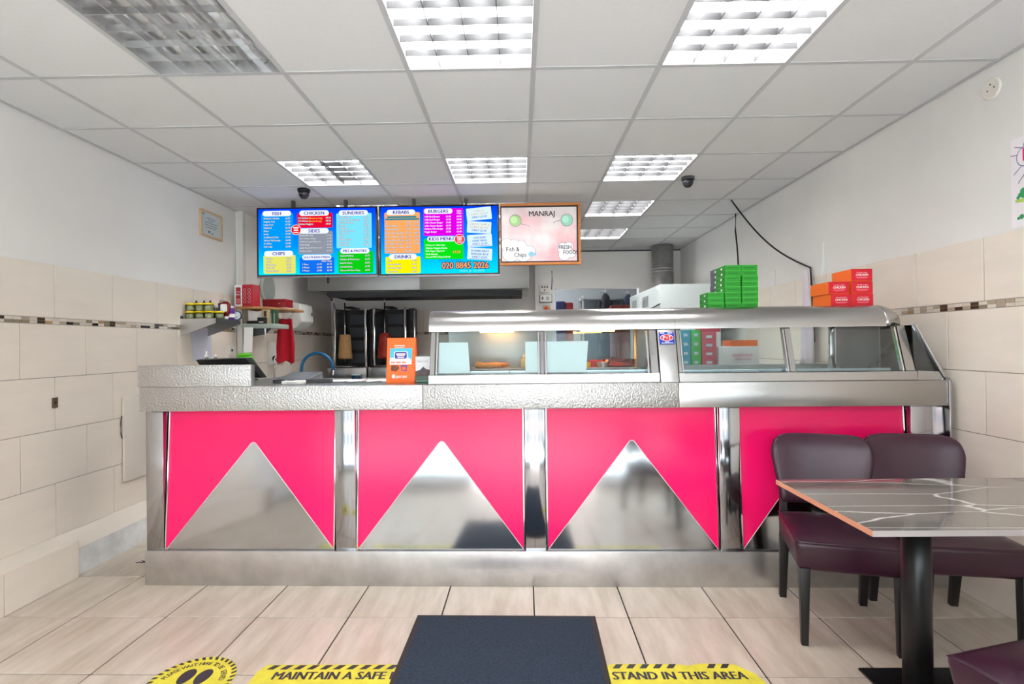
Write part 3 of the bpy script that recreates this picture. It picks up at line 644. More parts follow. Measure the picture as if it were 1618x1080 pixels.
MB().box(-0.002, 0.088, 0.0, 0.002, 0, 0.040).box(-0.002, 0.088, 0.0, 0.034, 0, 0.003).box(-0.002, 0.088, 0.030, 0.033, 0, 0.156).build('holder', glass('holder_glass', (190,225,215)), t)
t = thing('card_reader', 'small white card reader lying on the counter', 'card reader', CP(0.728, 0.10, WT), TH+0.05)
box('body', M_white, 0, 0.118, 0, 0.075, 0, 0.020, t, 0.007, 3); box('slot', M_dgrey, 0.03, 0.09, -0.0006, 0.002, 0.008, 0.010, t); box('screen', M_dgrey, 0.02, 0.06, 0.02, 0.06, 0.0199, 0.0206, t)
t = thing('till_keyboard', 'grey sloping till keyboard to the right of the steel riser', 'till', CP(0.632, 0.20, WT), TH)
MB().prism([(0, 0), (0.34, 0), (0.34, 0.045), (0.30, 0.075), (0, 0.060)], 0.0, 0.02, 'z').build('foot', M_dgrey, t)
MB().hexa([(0, 0, 0.0), (0.185, 0, 0.0), (0.20, 0.26, 0.0), (0, 0.26, 0.0)], [(0, 0.0, 0.012), (0.18, 0.0, 0.012), (0.195, 0.26, 0.055), (0, 0.26, 0.055)]).build('case', mat('till_grey', (128,130,136), 0.4, 0.4), t, bevel=0.004)
t = thing('till_monitor', 'black till monitor seen from behind above the steel riser', 'monitor', CP(0.30, 0.42, WT), TH)
MB().hexa([(-0.19, 0.0, 0.02), (0.15, 0.0, 0.02), (0.165, 0.05, 0.02), (-0.19, 0.05, 0.02)], [(-0.215, -0.09, 0.140), (0.100, -0.09, 0.146), (0.110, -0.03, 0.152), (-0.215, -0.03, 0.146)]).build('shell', M_black, t, bevel=0.004)
box('stand', M_black, -0.07, 0.03, -0.02, 0.06, 0, 0.04, t, 0.004); box('base', M_black, -0.12, 0.08, -0.06, 0.10, 0, 0.012, t, 0.003)
t = thing('green_canister', 'bright green plastic canister behind the till monitor', 'canister', CP(0.235, 0.62, WT))
MB().lathe([(0.06, 0), (0.075, 0.02), (0.075, 0.10), (0.06, 0.135), (0.042, 0.155)], 20).build('body', mat('lime_plastic', (90,200,20), 0.35), t); MB().lathe([(0.040, 0.155), (0.043, 0.158), (0.043, 0.172), (0.038, 0.176)], 20).build('lid', mat('lime_plastic', (90,200,20), 0.35), t)
for k, u in enumerate((0.05, 0.11)):
    t = thing('spray_bottle', ('clear pump bottle at the left behind the steel riser', 'clear squat bottle behind the steel riser next to the monitor')[k], 'bottle', CP(u, 0.50, WT))
    MB().lathe([(0.022, 0), (0.024, 0.01), (0.024, 0.11), (0.012, 0.135), (0.010, 0.15)], 14).build('body', glass('bottle_plastic', (226,230,226)), t); MB().lathe([(0.011, 0.15), (0.011, 0.165), (0.005, 0.17), (0.004, 0.19 if k == 0 else 0.172)], 12).build('cap', M_white, t)
for k, u in enumerate((0.88, 1.16)):
    t = thing('wrapping_paper', ('crumpled white wrapping sheet on the counter, nearer the card reader', 'crumpled white wrapping sheet on the counter, nearer the orange bag')[k], 'paper', CP(u-0.02 if k else u, 0.22, WT), TH)
    nx = 14; vs = []; fs = []; rr = random.Random(k)
    for j in range(7):
        for i in range(nx+1): vs.append((0.25*i/nx, 0.16*j/6, 0.001+rr.uniform(0, 0.006)))
    for j in range(6):
        for i in range(nx): a = j*(nx+1)+i; fs.append((a, a+1, a+nx+2, a+nx+1))
    mb = MB(); mb._add(vs, fs, True); mb.build('sheet', M_paper, t)
    box('edge_roll', M_paper, 0, 0.25, 0.155, 0.17, 0.001, 0.009, t, 0.003)
t = thing('plastic_tub', 'small clear blue tub standing behind the wrapping sheets', 'tub', CP(1.02, 0.44, WT), TH)
MB().box(0, 0.055, 0, 0.003, 0, 0.032).box(0, 0.055, 0.037, 0.04, 0, 0.032).box(0, 0.003, 0, 0.04, 0, 0.032).box(0.052, 0.055, 0, 0.04, 0, 0.032).box(0, 0.055, 0, 0.04, 0, 0.002).build('walls', glass('tub_plastic', (170,205,225)), t)
box('rim', mat('tub_rim', (190,214,228), 0.3), -0.002, 0.057, -0.002, 0.002, 0.030, 0.034, t)

# ================================================================== MENU SCREENS AND SIGN
def screen_grad():
    m = bpy.data.materials.new('screen_blue'); m.use_nodes = True; nt = m.node_tree; nt.nodes.clear()
    o = nt.nodes.new('ShaderNodeOutputMaterial'); e = nt.nodes.new('ShaderNodeEmission'); tc = nt.nodes.new('ShaderNodeTexCoord'); sp = nt.nodes.new('ShaderNodeSeparateXYZ'); r = nt.nodes.new('ShaderNodeValToRGB')
    nt.links.new(tc.outputs['Generated'], sp.inputs[0]); nt.links.new(sp.outputs[2], r.inputs[0])
    el = r.color_ramp.elements; el[0].position = 0.0; el[0].color = lin((0,225,255)); el[1].position = 1.0; el[1].color = lin((0,60,250))
    q = el.new(0.45); q.color = lin((0,140,255))
    nt.links.new(r.outputs[0], e.inputs[0]); nt.links.new(e.outputs[0], o.inputs[0]); e.inputs[1].default_value = SCR
    return m
SCR = 0.34
M_scr = screen_grad()
def em(rgb): return emis('screen_%d_%d_%d' % rgb, rgb, SCR)
NAVY, WHT, INK = em((20,30,140)), em((250,252,255)), em((40,48,70))
def make_tv(X0, X1, Z0, Z1, Y, lb, fn):
    t = thing('menu_screen', lb, 'screen', (X0, Y, Z0)); w, h = X1-X0, Z1-Z0
    box('bezel', M_black, 0, w, 0.0, 0.05, 0, h, t, 0.004)
    box('chin', mat('silver_trim', (150,150,155), 0.3, 0.8), 0.0, w, -0.001, 0.02, -0.010, 0.003, t)
    box('rear_housing', M_black, 0.15, w-0.15, 0.05, 0.09, 0.08, h-0.08, t, 0.01)
    dsp = box('display', M_scr, 0.016, w-0.016, -0.0012, 0, 0.016, h-0.014, t)
    for x in (w*0.28, w*0.72): box('hanger', M_dgrey, x-0.012, x+0.012, 0.05, 0.09, h-0.1, CZ-Z0-0.001, t)
    sw, sh = w-0.032, h-0.030
    def P(px, py): return 0.016+px*sw, 0.016+(1-py)*sh      # picture fractions to local x, z
    fn(dsp, P, sw, sh); return t
def panel(t, P, rgb, a, b, c, d, r=0.012, off=0.0018, name='picture_panel'):
    x0, z1 = P(a, b); x1, z0 = P(c, d)
    MB().prism(rrect(x0, x1, z0, z1, r), -off, -off+0.0004, 'y').build(name, em(rgb) if isinstance(rgb, tuple) else rgb, t)
def disc(t, P, rgb, a, b, r, off, name='picture_disc'):
    x, z = P(a, b)
    MB().prism([(x+r*math.cos(2*PI*k/24), z+r*math.sin(2*PI*k/24)) for k in range(24)], -off, -off+0.0004, 'y').build(name, em(rgb) if isinstance(rgb, tuple) else rgb, t)
def heading(t, P, s, a, b, c, d, size=0.040):
    panel(t, P, (236,240,255), a, b, c, d, 0.03, 0.0026, 'heading_pill')
    x0, z1 = P(a, b); x1, z0 = P(c, d)
    text('heading_lettering', [(s, (x0+x1)/2, (z0+z1)/2-size*0.34, size, 'CENTER', 1.05)], NAVY, t, off=-0.0032, bold=0.04)
def rows(t, P, its, xl, xr, y0, dy, size=0.0205, ink=INK, xr2=None, fill=None):
    A = []
    for k, it in enumerate(its):
        x, z = P(xl, y0+dy*k); A.append((it[0], x, z, size, 'LEFT', 0.95))
        if len(it) > 1 and it[1]: x, z = P(xr, y0+dy*k); A.append((it[1], x, z, size*1.02, 'RIGHT', 0.95))
        if len(it) > 2: x, z = P(xr2, y0+dy*k); A.append((it[2], x, z, size*1.02, 'RIGHT', 0.95))
    if ink is not None: text('outline_lettering', A, ink, t, off=-0.0026, bold=0.085)
    text('lettering', A, fill or WHT, t, off=-0.0032, bold=0.022)
def deal(t, P, a, b, col):
    disc(t, P, (250,250,250), a, b, 0.046, 0.0034); disc(t, P, col, a, b, 0.042, 0.0040)
    x, z = P(a, b)
    MB().box(x-0.025, x+0.025, -0.0046, -0.0042, z+0.018, z+0.025).box(x-0.020, x+0.020, -0.0046, -0.0042, z+0.004, z+0.012).box(x-0.020, x+0.020, -0.0046, -0.0042, z-0.010, z-0.002).box(x-0.022, x+0.022, -0.0046, -0.0042, z-0.028, z-0.021).build('deal_print', WHT, t)
def tv1(t, P, sw, sh):
    def q(x, y): return (x-75)/1490.0, (y-(96-34*(x-75)/1490.0))/850.0
    def pn(rgb, x0, y0, x1, y1, **k): a, b = q(x0, y0); c, d = q(x1, y1); panel(t, P, rgb, a, min(b, d-0.01), c, min(0.995, d), **k)
    def hd(s, x0, y0, x1, y1, size=0.041): m = q((x0+x1)/2, (y0+y1)/2); a = q(x0, 0)[0]; c = q(x1, 0)[0]; hh = (y1-y0)/850.0/2; heading(t, P, s, a, m[1]-hh, c, m[1]+hh, size)
    def rw(its, xl, xr, y, dy, **k):
        a, b = q(xl, y); c = q(xr, y)[0]
        if 'xr2' in k: k['xr2'] = q(k['xr2'], y)[0]
        rows(t, P, its, a, c, b, dy/850.0, **k)
    pn((0,150,245), 112, 150, 520, 600); hd('FISH', 130, 114, 495, 184)
    rw([('Medium Cod Fish','£6.95'),('Regular Cod','£6.50'),('Large Cod','£7.50'),('Haddock','£6.50'),('Plaice','£6.50'),('Rock','£7.00'),('Cod Roe (2 Pcs)','£7.00'),('Whole Tail Scampi','£6.00'),('Cod Roe','£2.00'),('Fish Cake','£2.00')], 145, 485, 226, 40.5)
    pn((224,222,100), 138, 690, 545, 918); hd('CHIPS', 148, 630, 515, 702)
    rw([('Regular','£2.50'),('Large','£3.00'),('Chip Butty','£2.50'),('Chip Roll','£2.50'),('Cheesy Chips','£3.50')], 172, 490, 742, 40)
    pn((226,10,50), 572, 142, 1020, 322); hd('CHICKEN', 600, 104, 975, 174)
    rw([('1/4 Chicken','£3.50'),('1/4 Chicken','£5.50'),('Chicken Nuggets','£4.00')], 582, 998, 216, 39)
    rows(t, P, [('(Breast or Leg)',''),('(Breast & Leg)','')], q(722, 0)[0], 0, q(722, 216)[1], 39/850.0, fill=em((255,200,30)), ink=None)
    pn((140,146,160), 585, 375, 1020, 662); hd('SIDES', 600, 334, 970, 404)
    rw([('Mozzarella Sticks','£3.50'),('Hot Chicken Wings','£3.70'),('Chicken Goujon Popcorn','£3.70'),('Onion Rings','£3.00'),('Garlic Breaded Mushrooms','£3.50'),('Chicken Strips','£3.50')], 600, 1005, 440, 40, size=0.019)
    pn((20,110,235), 598, 715, 1038, 908); hd('SOUTHERN FRIED', 630, 674, 1000, 742, 0.028)
    rw([('','','With Chips'),('1 Piece','£1.75','£3.75'),('2 Pieces','£3.40','£4.90'),('3 Pieces','£5.00','£6.50')], 630, 880, 773, 40, xr2=1008)
    pn((120,222,250), 1068, 140, 1516, 582); hd('SUNDRIES', 1100, 98, 1470, 168)
    rw([('Small Sausage','£1.70'),('Large Battered Sausage','£2.20'),('Chicken Sausage','£2.00'),('Saveloy','£2.00'),('Spring Roll','£1.50'),('Curry Sauce Tub','£1.50'),('Gravy Tub','£1.50'),('Beans','£1.50'),('Pickled Onion','£0.60'),('Mushy Peas','£1.50'),('Pickled Egg','£0.80')], 1100, 1480, 200, 36)
    pn((10,200,20), 1088, 630, 1530, 902); hd('PIES & PASTIES', 1115, 588, 1485, 656, 0.032)
    rw([('Steak & Kidney','£3.75'),('Chicken & Mushroom','£3.75'),('Beef & Onion','£3.75'),('Cornish Pasty','£3.75'),('Cheese & Onion Pasty','£3.75')], 1112, 1492, 697, 47)
    deal(t, P, *q(556, 357), (226,20,30))
def tv2(t, P, sw, sh):
    def q(x, y): return (x-45)/1515.0, (y-64)/845.0
    def pn(rgb, x0, y0, x1, y1, **k): a, b = q(x0, y0); c, d = q(x1, y1); panel(t, P, rgb, a, b, c, min(0.995, d), **k)
    def hd(s, x0, y0, x1, y1, size=0.041): a, b = q(x0, y0); c, d = q(x1, y1); heading(t, P, s, a, b, c, d, size)
    def rw(its, xl, xr, y, dy, **k):
        a, b = q(xl, y); c = q(xr, y)[0]
        if 'xr2' in k: k['xr2'] = q(k['xr2'], y)[0]
        rows(t, P, its, a, c, b, dy/845.0, **k)
    pn((250,168,100), 95, 130, 556, 648); hd('KEBABS', 125, 95, 495, 162)
    pn((20,130,150), 130, 178, 510, 200, r=0.002, off=0.0022); pn((20,130,150), 106, 206, 545, 228, r=0.002, off=0.0022)
    rw([('','Small','Large'),('Doner Kebab','£6.50','£7.50'),('Chicken Kebab','£7.00','£8.00'),('Doner Mixed Kebab','£7.50','£8.50'),('Doner Meat & Chips','£6.00','£7.00'),('Chicken Meat & Chips','£6.50','£7.50'),('Mixed Meat & Chips','£6.90','£8.00'),('Doner Meat in a Bun','£4.00'),('Shish Kebab','£8.00')], 105, 438, 262, 46, xr2=545)
    pn((246,236,0), 105, 690, 558, 902); hd('DRINKS', 150, 658, 510, 726)
    rw([('Cans','£1.20'),('Bottles (Small)','£1.60'),('Bottles (Large)','£2.80'),('Cup of Tea','£1.20')], 135, 510, 752, 45)
    pn((222,0,226), 605, 86, 1118, 432); hd('BURGERS', 610, 88, 980, 156)
    rw([('1/4lb Beef Burger','£3.40','£4.90'),('1/2lb Beef Burger','£4.50','£6.00'),('1/4lb Cheese Burger','£3.80','£4.70'),('1/2lb Cheese Burger','£4.70','£6.20'),('Chicken Fillet Burger','£3.80','£5.30'),('Veggie Burger','£3.50','£5.00')], 615, 960, 200, 38.5, xr2=1098, ink=None)
    rows(t, P, [('With',''),('Chips','')], q(1035, 0)[0], 0, q(0, 132)[1], 28/845.0, ink=None)
    pn((10,222,20), 605, 470, 1118, 730); hd('KIDS MENU', 648, 440, 1012, 506)
    rw([('Choice of - Fish Cake',),('Chicken Nuggets (6pcs),',),('Fish Fingers (3pcs) or',),('Small Sausage',),('Served With Chips & Drink',)], 628, 1000, 560, 37.5, ink=None)
    rows(t, P, [('£4.20', '')], q(978, 0)[0], 0, q(0, 655)[1], 0.05, size=0.032, fill=em((255,240,20)))
    deal(t, P, *q(1068, 482), (232,60,70))
    cards = [(1162, 1485, 84, 242, -0.09, [('CHIPS &', (220,180,130)), ('CURRY SAUCE', (220,180,130)), ('ONLY £3.99', (30,60,160))]), (1168, 1480, 262, 408, 0.06, [('CHEESY CHIPS &', (225,170,70)), ('CURRY SAUCE', (225,170,70)), ('ONLY £5.49', (30,60,160))]),
             (1170, 1488, 424, 580, -0.05, [('CHICKEN', (40,90,180)), ('STRIP MEAL', (40,90,180)), ('ONLY £6.49', (60,100,190))]), (1170, 1488, 598, 745, 0.07, [('DONER MEAT', (30,70,160)), ('BURGER BOX', (30,70,160)), ('ONLY £4.99', (30,60,160))])]
    for n, (a, b, c, d, r, ls) in enumerate(cards):
        x0, z1 = P(*q(a, c)); x1, z0 = P(*q(b, d)); cx, cz = (x0+x1)/2, (z0+z1)/2
        MB().prism(rrect(x0-cx, x1-cx, z0-cz, z1-cz, 0.006), -0.0004, 0, 'y').build('offer_card', em((214,238,252)), t, (cx, -0.0022-0.0005*n, cz), (0, r, 0))
        for k, (s, col) in enumerate(ls):
            text('offer_text', [(s, 0, 0.022-0.027*k-(0.0), 0.0255, 'CENTER')], em(col), t, (cx, -0.0032-0.0005*n, cz-0.004), (0, r, 0), bold=0.02)
        if n > 1: MB().box(-0.09, 0.09, -0.0003, 0, -0.050, -0.046).build('offer_small_print', em((90,130,200)), t, (cx, -0.0032-0.0005*n, cz+0.003), (0, r, 0))
    x, z = P(*q(1140, 850))
    text('phone_outline', [('020 8845 2026', x, z, 0.080, 'CENTER', 0.86)], em((20,40,110)), t, off=-0.0046, bold=0.10)
    text('phone_number', [('020 8845 2026', x, z, 0.080, 'CENTER', 0.86)], em((255,165,90)), t, off=-0.0052, bold=0.03)
    x, z = P(*q(1225, 893)); text('strapline', [('FISH & CHIPS', x, z, 0.026, 'CENTER', 1.5)], em((120,230,250)), t, off=-0.0046, bold=0.01)
    x, z = P(*q(945, 752)); text('strapline', [('EAT IN OR TAKEAWAY', x, z, 0.017, 'CENTER', 1.1)], em((30,80,170)), t, off=-0.0046, bold=0.01)
TY = 4.70
make_tv(-2.330, -1.250, 1.936, 2.552, TY, 'left menu screen headed fish, chicken and sundries', tv1)
make_tv(-1.236, -0.168, 1.930, 2.552, TY, 'right menu screen headed kebabs and burgers with the phone number', tv2)
# painted sign
t = thing('painted_sign', 'painted pink and white sign in a wooden frame right of the screens', 'sign', (-0.160, TY+0.012, 2.010))
w, h = 0.712, 0.546
m = mat('painted_board', (236,224,222), 0.5)
nt = m.node_tree; b = nt.nodes['Principled BSDF']; tc = nt.nodes.new('ShaderNodeTexCoord'); n = nt.nodes.new('ShaderNodeTexNoise'); n.inputs['Scale'].default_value = 3.2; n.inputs['Detail'].default_value = 3
r = nt.nodes.new('ShaderNodeValToRGB'); r.color_ramp.elements[0].position = 0.40; r.color_ramp.elements[0].color = lin((238,226,224)); r.color_ramp.elements[1].position = 0.66; r.color_ramp.elements[1].color = lin((236,172,178))
nt.links.new(tc.outputs['Object'], n.inputs['Vector']); nt.links.new(n.outputs['Fac'], r.inputs[0]); nt.links.new(r.outputs[0], b.inputs['Base Color'])
sgn_board = box('board', m, 0.004, w-0.022, 0.0, 0.010, 0.022, h-0.022, t)
for a_, b_, c_2, d_ in ((0, w, 0, 0.022), (0, w, h-0.022, h), (0, 0.004, 0.022, h-0.022), (w-0.022, w, 0.022, h-0.022)): box('frame_rail', M_wood, a_, b_, -0.016, 0.018, c_2, d_, t, 0.002)
for a_, b_, c_2, d_ in ((0.004, w-0.022, 0.022, 0.034), (0.004, w-0.022, h-0.034, h-0.022), (0.004, 0.012, 0.034, h-0.034), (w-0.034, w-0.022, 0.034, h-0.034)): box('inner_border', M_black, a_, b_, -0.008, 0.012, c_2, d_, t)
def SP(cx, cy): return 0.012+(cx-75)/(1210-75)*(w-0.04), h-0.030-(cy-145)/(955-145)*(h-0.062)
M_si = mat('sign_ink', (26,24,30), 0.6); M_sg = mat('sign_outline', (130,124,140), 0.6); M_cl = mat('sign_cloud', (240,240,242), 0.6)
def blob(name, mm, pts, off):
    MB().prism([SP(*p) for p in pts], -off, -off+0.0004, 'y').build(name, mm, sgn_board)
def circ(cx, cy, rr, k=24, sx=1.0): return [(cx+rr*sx*math.cos(2*PI*i/k), cy+rr*math.sin(2*PI*i/k)) for i in range(k)]
for nm, cx, cy, col in (('painted_balloon', 285, 345, (168,204,140)), ('painted_balloon', 1055, 348, (158,214,190))):
    blob('balloon_outline', M_sg, circ(cx, cy, 92), 0.0012); blob(nm, mat('balloon_%d' % cx, col, 0.5), circ(cx, cy, 86), 0.0018); blob('balloon_shine', mat('balloon_shine_%d' % cx, tuple(min(255, c+22) for c in col), 0.5), circ(cx-20, cy-12, 52), 0.0024)
for L in ([(365, 392), (430, 410), (500, 432)], [(960, 352), (900, 358), (850, 385)]):
    MB().tube([(SP(*p)[0], -0.001, SP(*p)[1]) for p in L], 0.0016, 5).build('painted_string', M_sg, sgn_board)
for base in ([(150, 700, 95), (260, 720, 100), (370, 720, 80), (210, 830, 130), (400, 830, 130), (500, 800, 80)], [(985, 760, 80), (1080, 740, 70), (1010, 860, 90), (1120, 850, 60)]):
    for i_, (cx, cy, rr) in enumerate(base): blob('cloud_outline', M_sg, circ(cx, cy, rr), 0.0008+0.0001*i_)
    for i_, (cx, cy, rr) in enumerate(base): blob('painted_cloud', M_cl, circ(cx, cy, rr-6), 0.0018+0.0001*i_)
blob('painted_fish', mat('fish_blue', (140,190,210), 0.6), [(465, 845), (490, 815), (530, 805), (560, 830), (600, 815), (585, 845), (600, 870), (560, 860), (530, 885), (490, 880)], 0.0029)
lt = []
for s, cx, cy, sz, al, xs_ in (('MANRAJ', 680, 285, 0.066, 'CENTER', 0.95), ('Fish &', 240, 800, 0.056, 'CENTER', 0.86), ('Chips', 352, 885, 0.056, 'CENTER', 0.86), ('FRESH', 1022, 778, 0.050, 'CENTER', 0.85), ('FOOD!', 1098, 855, 0.050, 'CENTER', 0.80)):
    x, z = SP(cx, cy); lt.append((s, x, z, sz, al, xs_))
text('lettering', lt, M_si, sgn_board, off=-0.0034, bold=0.018)
# framed certificate on the left wall
t = thing('framed_certificate', 'small framed certificate hanging on the left wall', 'picture', (XL-0.006, 4.525, 2.285))
for a_, b_, c_2, d_ in ((0, 0.33, 0, 0.018), (0, 0.33, 0.212, 0.23), (0, 0.018, 0.018, 0.212), (0.312, 0.33, 0.018, 0.212)): box('frame_rail', mat('pale_wood', (206,176,140), 0.5), 0, 0.02, a_, b_, c_2, d_, t, 0.002)
box('sheet', mat('certificate', (206,216,220), 0.6), 0.002, 0.008, 0.018, 0.312, 0.018, 0.212, t)
mb = MB()
for k, (a_, b_) in enumerate(((0.10, 0.23), (0.12, 0.20), (0.07, 0.26), (0.07, 0.26), (0.09, 0.24))): mb.box(0.008, 0.0086, a_, b_, 0.165-k*0.02, 0.170-k*0.02)
mb.box(0.008, 0.0086, 0.03, 0.07, 0.19, 0.20); mb.box(0.008, 0.0086, 0.12, 0.15, 0.04, 0.06); mb.box(0.008, 0.0086, 0.17, 0.20, 0.035, 0.045)
mb.build('print', mat('certificate_ink', (96,106,124), 0.6), t)
# right wall: fixing disc, poster ; left wall: box, board
t = thing('fixing_plate', 'round white fixing plate high on the right wall', 'plate', (XR+0.006, 2.59, 2.515))
MB().lathe([(0.052, 0), (0.052, 0.006), (0.046, 0.010)], 24).build('disc', mat('cream_plastic', (232,226,216), 0.5), t, (0, 0, 0), (0, -PI/2, 0))
mb = MB()
for y, z in ((0.0, 0.02), (-0.02, 0.0), (0.016, -0.005)): mb.lathe([(0.004, 0), (0.004, 0.001)], 8, (z, y, 0.010))
mb.build('screw_hole', M_dgrey, t, (0, 0, 0), (0, -PI/2, 0))
t = thing('wall_poster', 'hand-drawn colourful paper poster at the right edge of the wall', 'poster', (XR+0.006, 2.498, 1.82))
PW, PH = 0.60, 0.408
ps = box('sheet', mat('poster_paper', (244,238,242), 0.6), -0.0016, 0, -PW, 0, 0, PH, t)
def pos(name, mm, pts, off): MB().prism([(-u, z) for u, z in pts], -off, -off+0.0005, 'x').build(name, mm, ps)
def pc(u, z, r, k=18): return [(u+r*math.cos(2*PI*i/k), z+r*math.sin(2*PI*i/k)) for i in range(k)]
for i_, (u, z, r) in enumerate(((0.075, 0.315, 0.048), (0.11, 0.355, 0.05), (0.13, 0.285, 0.05), (0.20, 0.33, 0.07))): pos('bubble_outline', mat('poster_violet', (80,84,160), 0.5), pc(u, z, r), 0.0021+0.0001*i_)
for i_, (u, z, r) in enumerate(((0.075, 0.315, 0.044), (0.11, 0.355, 0.046), (0.13, 0.285, 0.046), (0.20, 0.33, 0.066))): pos('bubble', mat('poster_paper', (244,238,242), 0.6), pc(u, z, r), 0.0028+0.0001*i_)
o = text('lettering', [('FI', 0.055, 0.295, 0.085, 'LEFT')], mat('poster_pink', (224,30,110), 0.5), t, (-0.0036, 0, 0), (0, 0, -PI/2), bold=0.03)
for (a_, b_, c_2, d_) in ((0.02, 0.37, 0.06, 0.355), (0.002, 0.335, 0.035, 0.330), (0.015, 0.245, 0.05, 0.272), (0.035, 0.20, 0.075, 0.245)):
    MB().tube([(-0.002, -a_, b_), (-0.002, -c_2, d_)], 0.0016, 5).build('drawn_ray', mat('poster_violet', (80,84,160), 0.5), t)
pos('drawn_lawn', mat('poster_lime', (190,214,110), 0.6), [(0.02, 0.115), (0.12, 0.10), (0.30, 0.11), (0.30, 0.130), (0.12, 0.125), (0.02, 0.128)], 0.0022)
for u, z, r in ((0.045, 0.145, 0.011), (0.058, 0.160, 0.014), (0.062, 0.142, 0.015), (0.034, 0.135, 0.008), (0.05, 0.045, 0.011), (0.035, 0.04, 0.007)): pos('drawn_bush', mat('poster_green', (40,150,90), 0.6), pc(u, z, r), 0.0026+r*0.03)
t = thing('wall_box', 'small brown wall box on the left tiled wall', 'socket', (XL, 3.085, 1.0))
box('plate', mat('brown_metal', (96,78,62), 0.5), 0, 0.006, -0.018, 0.018, -0.03, 0.03, t, 0.001, 1); box('knob', M_black, 0.006, 0.010, -0.006, 0.006, -0.006, 0.006, t, 0.001, 1)
t = thing('loose_board', 'pale board fixed on the left wall beside the counter end', 'board', (XL, 3.61, 0.40))
box('board', mat('board_cream', (218,208,198), 0.5), 0.003, 0.022, 0, 0.42, 0.0, 0.58, t, 0.002); MB().tube([(0.004, -0.004, 0.45), (0.010, -0.022, 0.40), (0.008, -0.018, 0.33), (0.004, -0.004, 0.30)], 0.004, 6).build('torn_edge', mat('dark_putty', (110,100,92), 0.8), t)
# ================================================================== FURNITURE
def make_chair(lb):
    t = thing('dining_chair', lb, 'chair', (0, 0, 0), 0, 'burgundy leather dining chairs')
    # seat: padded block, front skirt
    mb = MB(); mb.hexa([(-0.205, -0.225, 0.325), (0.205, -0.225, 0.325), (0.195, 0.215, 0.325), (-0.195, 0.215, 0.325)], [(-0.222, -0.245, 0.455), (0.222, -0.245, 0.455), (0.205, 0.215, 0.455), (-0.205, 0.215, 0.455)])
    mb.build('seat_base', M_lea, t, bevel=0.022, seg=3)
    nx = 10; vs = []; fs = []
    for j in range(nx+1):
        for i in range(nx+1):
            u, v = i/nx*2-1, j/nx*2-1
            hw = 0.216+(-0.010)*(v+1)/2
            vs.append((u*hw, -0.238+(v+1)/2*0.45, 0.449+0.026*(1-u**6)*(1-v**6)*(1-0.25*(u*u+v*v)/2)))
    for j in range(nx):
        for i in range(nx): a = j*(nx+1)+i; fs.append((a, a+1, a+nx+2, a+nx+1))
    mb = MB(); mb._add(vs, fs, True); mb.build('seat_cushion', M_lea, t)
    # backrest: curved padded shell, wider at the top with wrapped wings
    nu, nv, th = 14, 8, 0.030; F = []; B = []
    for j in range(nv+1):
        s = j/nv; z = 0.500+0.335*s
        for i in range(nu+1):
            u = i/nu*2-1; hw = 0.190+0.045*min(1.0, s*1.25)
            cr = 1-0.10*max(0, s-0.72)/0.28*abs(u)**8
            x = u*hw*cr
            zz = z-0.030*max(0, s-0.7)/0.3*abs(u)**6
            y = 0.205+0.085*s-0.055*abs(u)**3*(0.4+0.6*s)
            pad = th*(1-0.55*abs(u)**8)*(1-0.5*abs(2*s-1)**8)
            F.append((x, y-pad, zz)); B.append((x*1.03, y+pad, zz))
    k = nu+1; n = len(F); fs = []
    for j in range(nv):
        for i in range(nu):
            a = j*k+i; fs.append((a, a+1, a+k+1, a+k)); fs.append((n+a, n+a+k, n+a+k+1, n+a+1))
    for i in range(nu): fs.append((i, n+i, n+i+1, i+1)); a = nv*k+i; fs.append((a, a+1, n+a+1, n+a))
    for j in range(nv):
        a = j*k; fs.append((a, a+k, n+a+k, n+a)); a = j*k+nu; fs.append((a, n+a, n+a+k, a+k))
    mb = MB(); mb._add(F+B, fs, True); o = mb.build('backrest', M_lea, t)
    md = o.modifiers.new('s', 'SUBSURF'); md.levels = 1; md.render_levels = 1
    MB().tube([(F[i][0]*0.975, (F[i][1]+B[i][1])/2, F[i][2]-0.004) for i in range(nv*k+1, nv*k+k-1)], 0.006, 6).build('piping', M_lea, t)
    for sx in (-1, 1):
        x = sx*0.180
        MB().hexa([(x-0.014, -0.218, 0), (x+0.014, -0.218, 0), (x+0.014, -0.190, 0), (x-0.014, -0.190, 0)], [(x-0.021, -0.235, 0.34), (x+0.021, -0.235, 0.34), (x+0.021, -0.190, 0.34), (x-0.021, -0.190, 0.34)]).build('leg', M_legw, t, bevel=0.003)
        MB().hexa([(x-0.016, 0.235, 0), (x+0.016, 0.235, 0), (x+0.016, 0.268, 0), (x-0.016, 0.268, 0)], [(x-0.021, 0.175, 0.34), (x+0.021, 0.175, 0.34), (x+0.021, 0.215, 0.34), (x-0.021, 0.215, 0.34)]).build('leg', M_legw, t, bevel=0.003)
        MB().hexa([(x-0.018, 0.182, 0.33), (x+0.018, 0.182, 0.33), (x+0.018, 0.215, 0.33), (x-0.018, 0.215, 0.33)], [(x-0.015, 0.200, 0.56), (x+0.015, 0.200, 0.56), (x+0.015, 0.226, 0.56), (x-0.015, 0.226, 0.56)]).build('back_post', M_legw, t)
    return t
ch = make_chair('burgundy leather chair nearest the counter middle, left of its twin at the table')
ch.location = (1.445, 2.470, 0); ch.rotation_euler = (0, 0, -0.27)
c2 = copy_tree(ch); c2.location = (1.905, 2.440, 0); c2.rotation_euler = (0, 0, -0.16); c2['label'] = 'burgundy leather chair behind the table, next to the right wall'
c3 = copy_tree(ch); c3.location = (1.425, 1.300, 0); c3.rotation_euler = (0, 0, PI+0.27); c3['label'] = 'burgundy leather chair in the near right corner, mostly out of view'
c4 = copy_tree(ch); c4.location = (1.20, 0.62, 0); c4.rotation_euler = (0, 0, 2.2); c4['label'] = 'burgundy leather chair by the window, seen only mirrored in the steel panel'
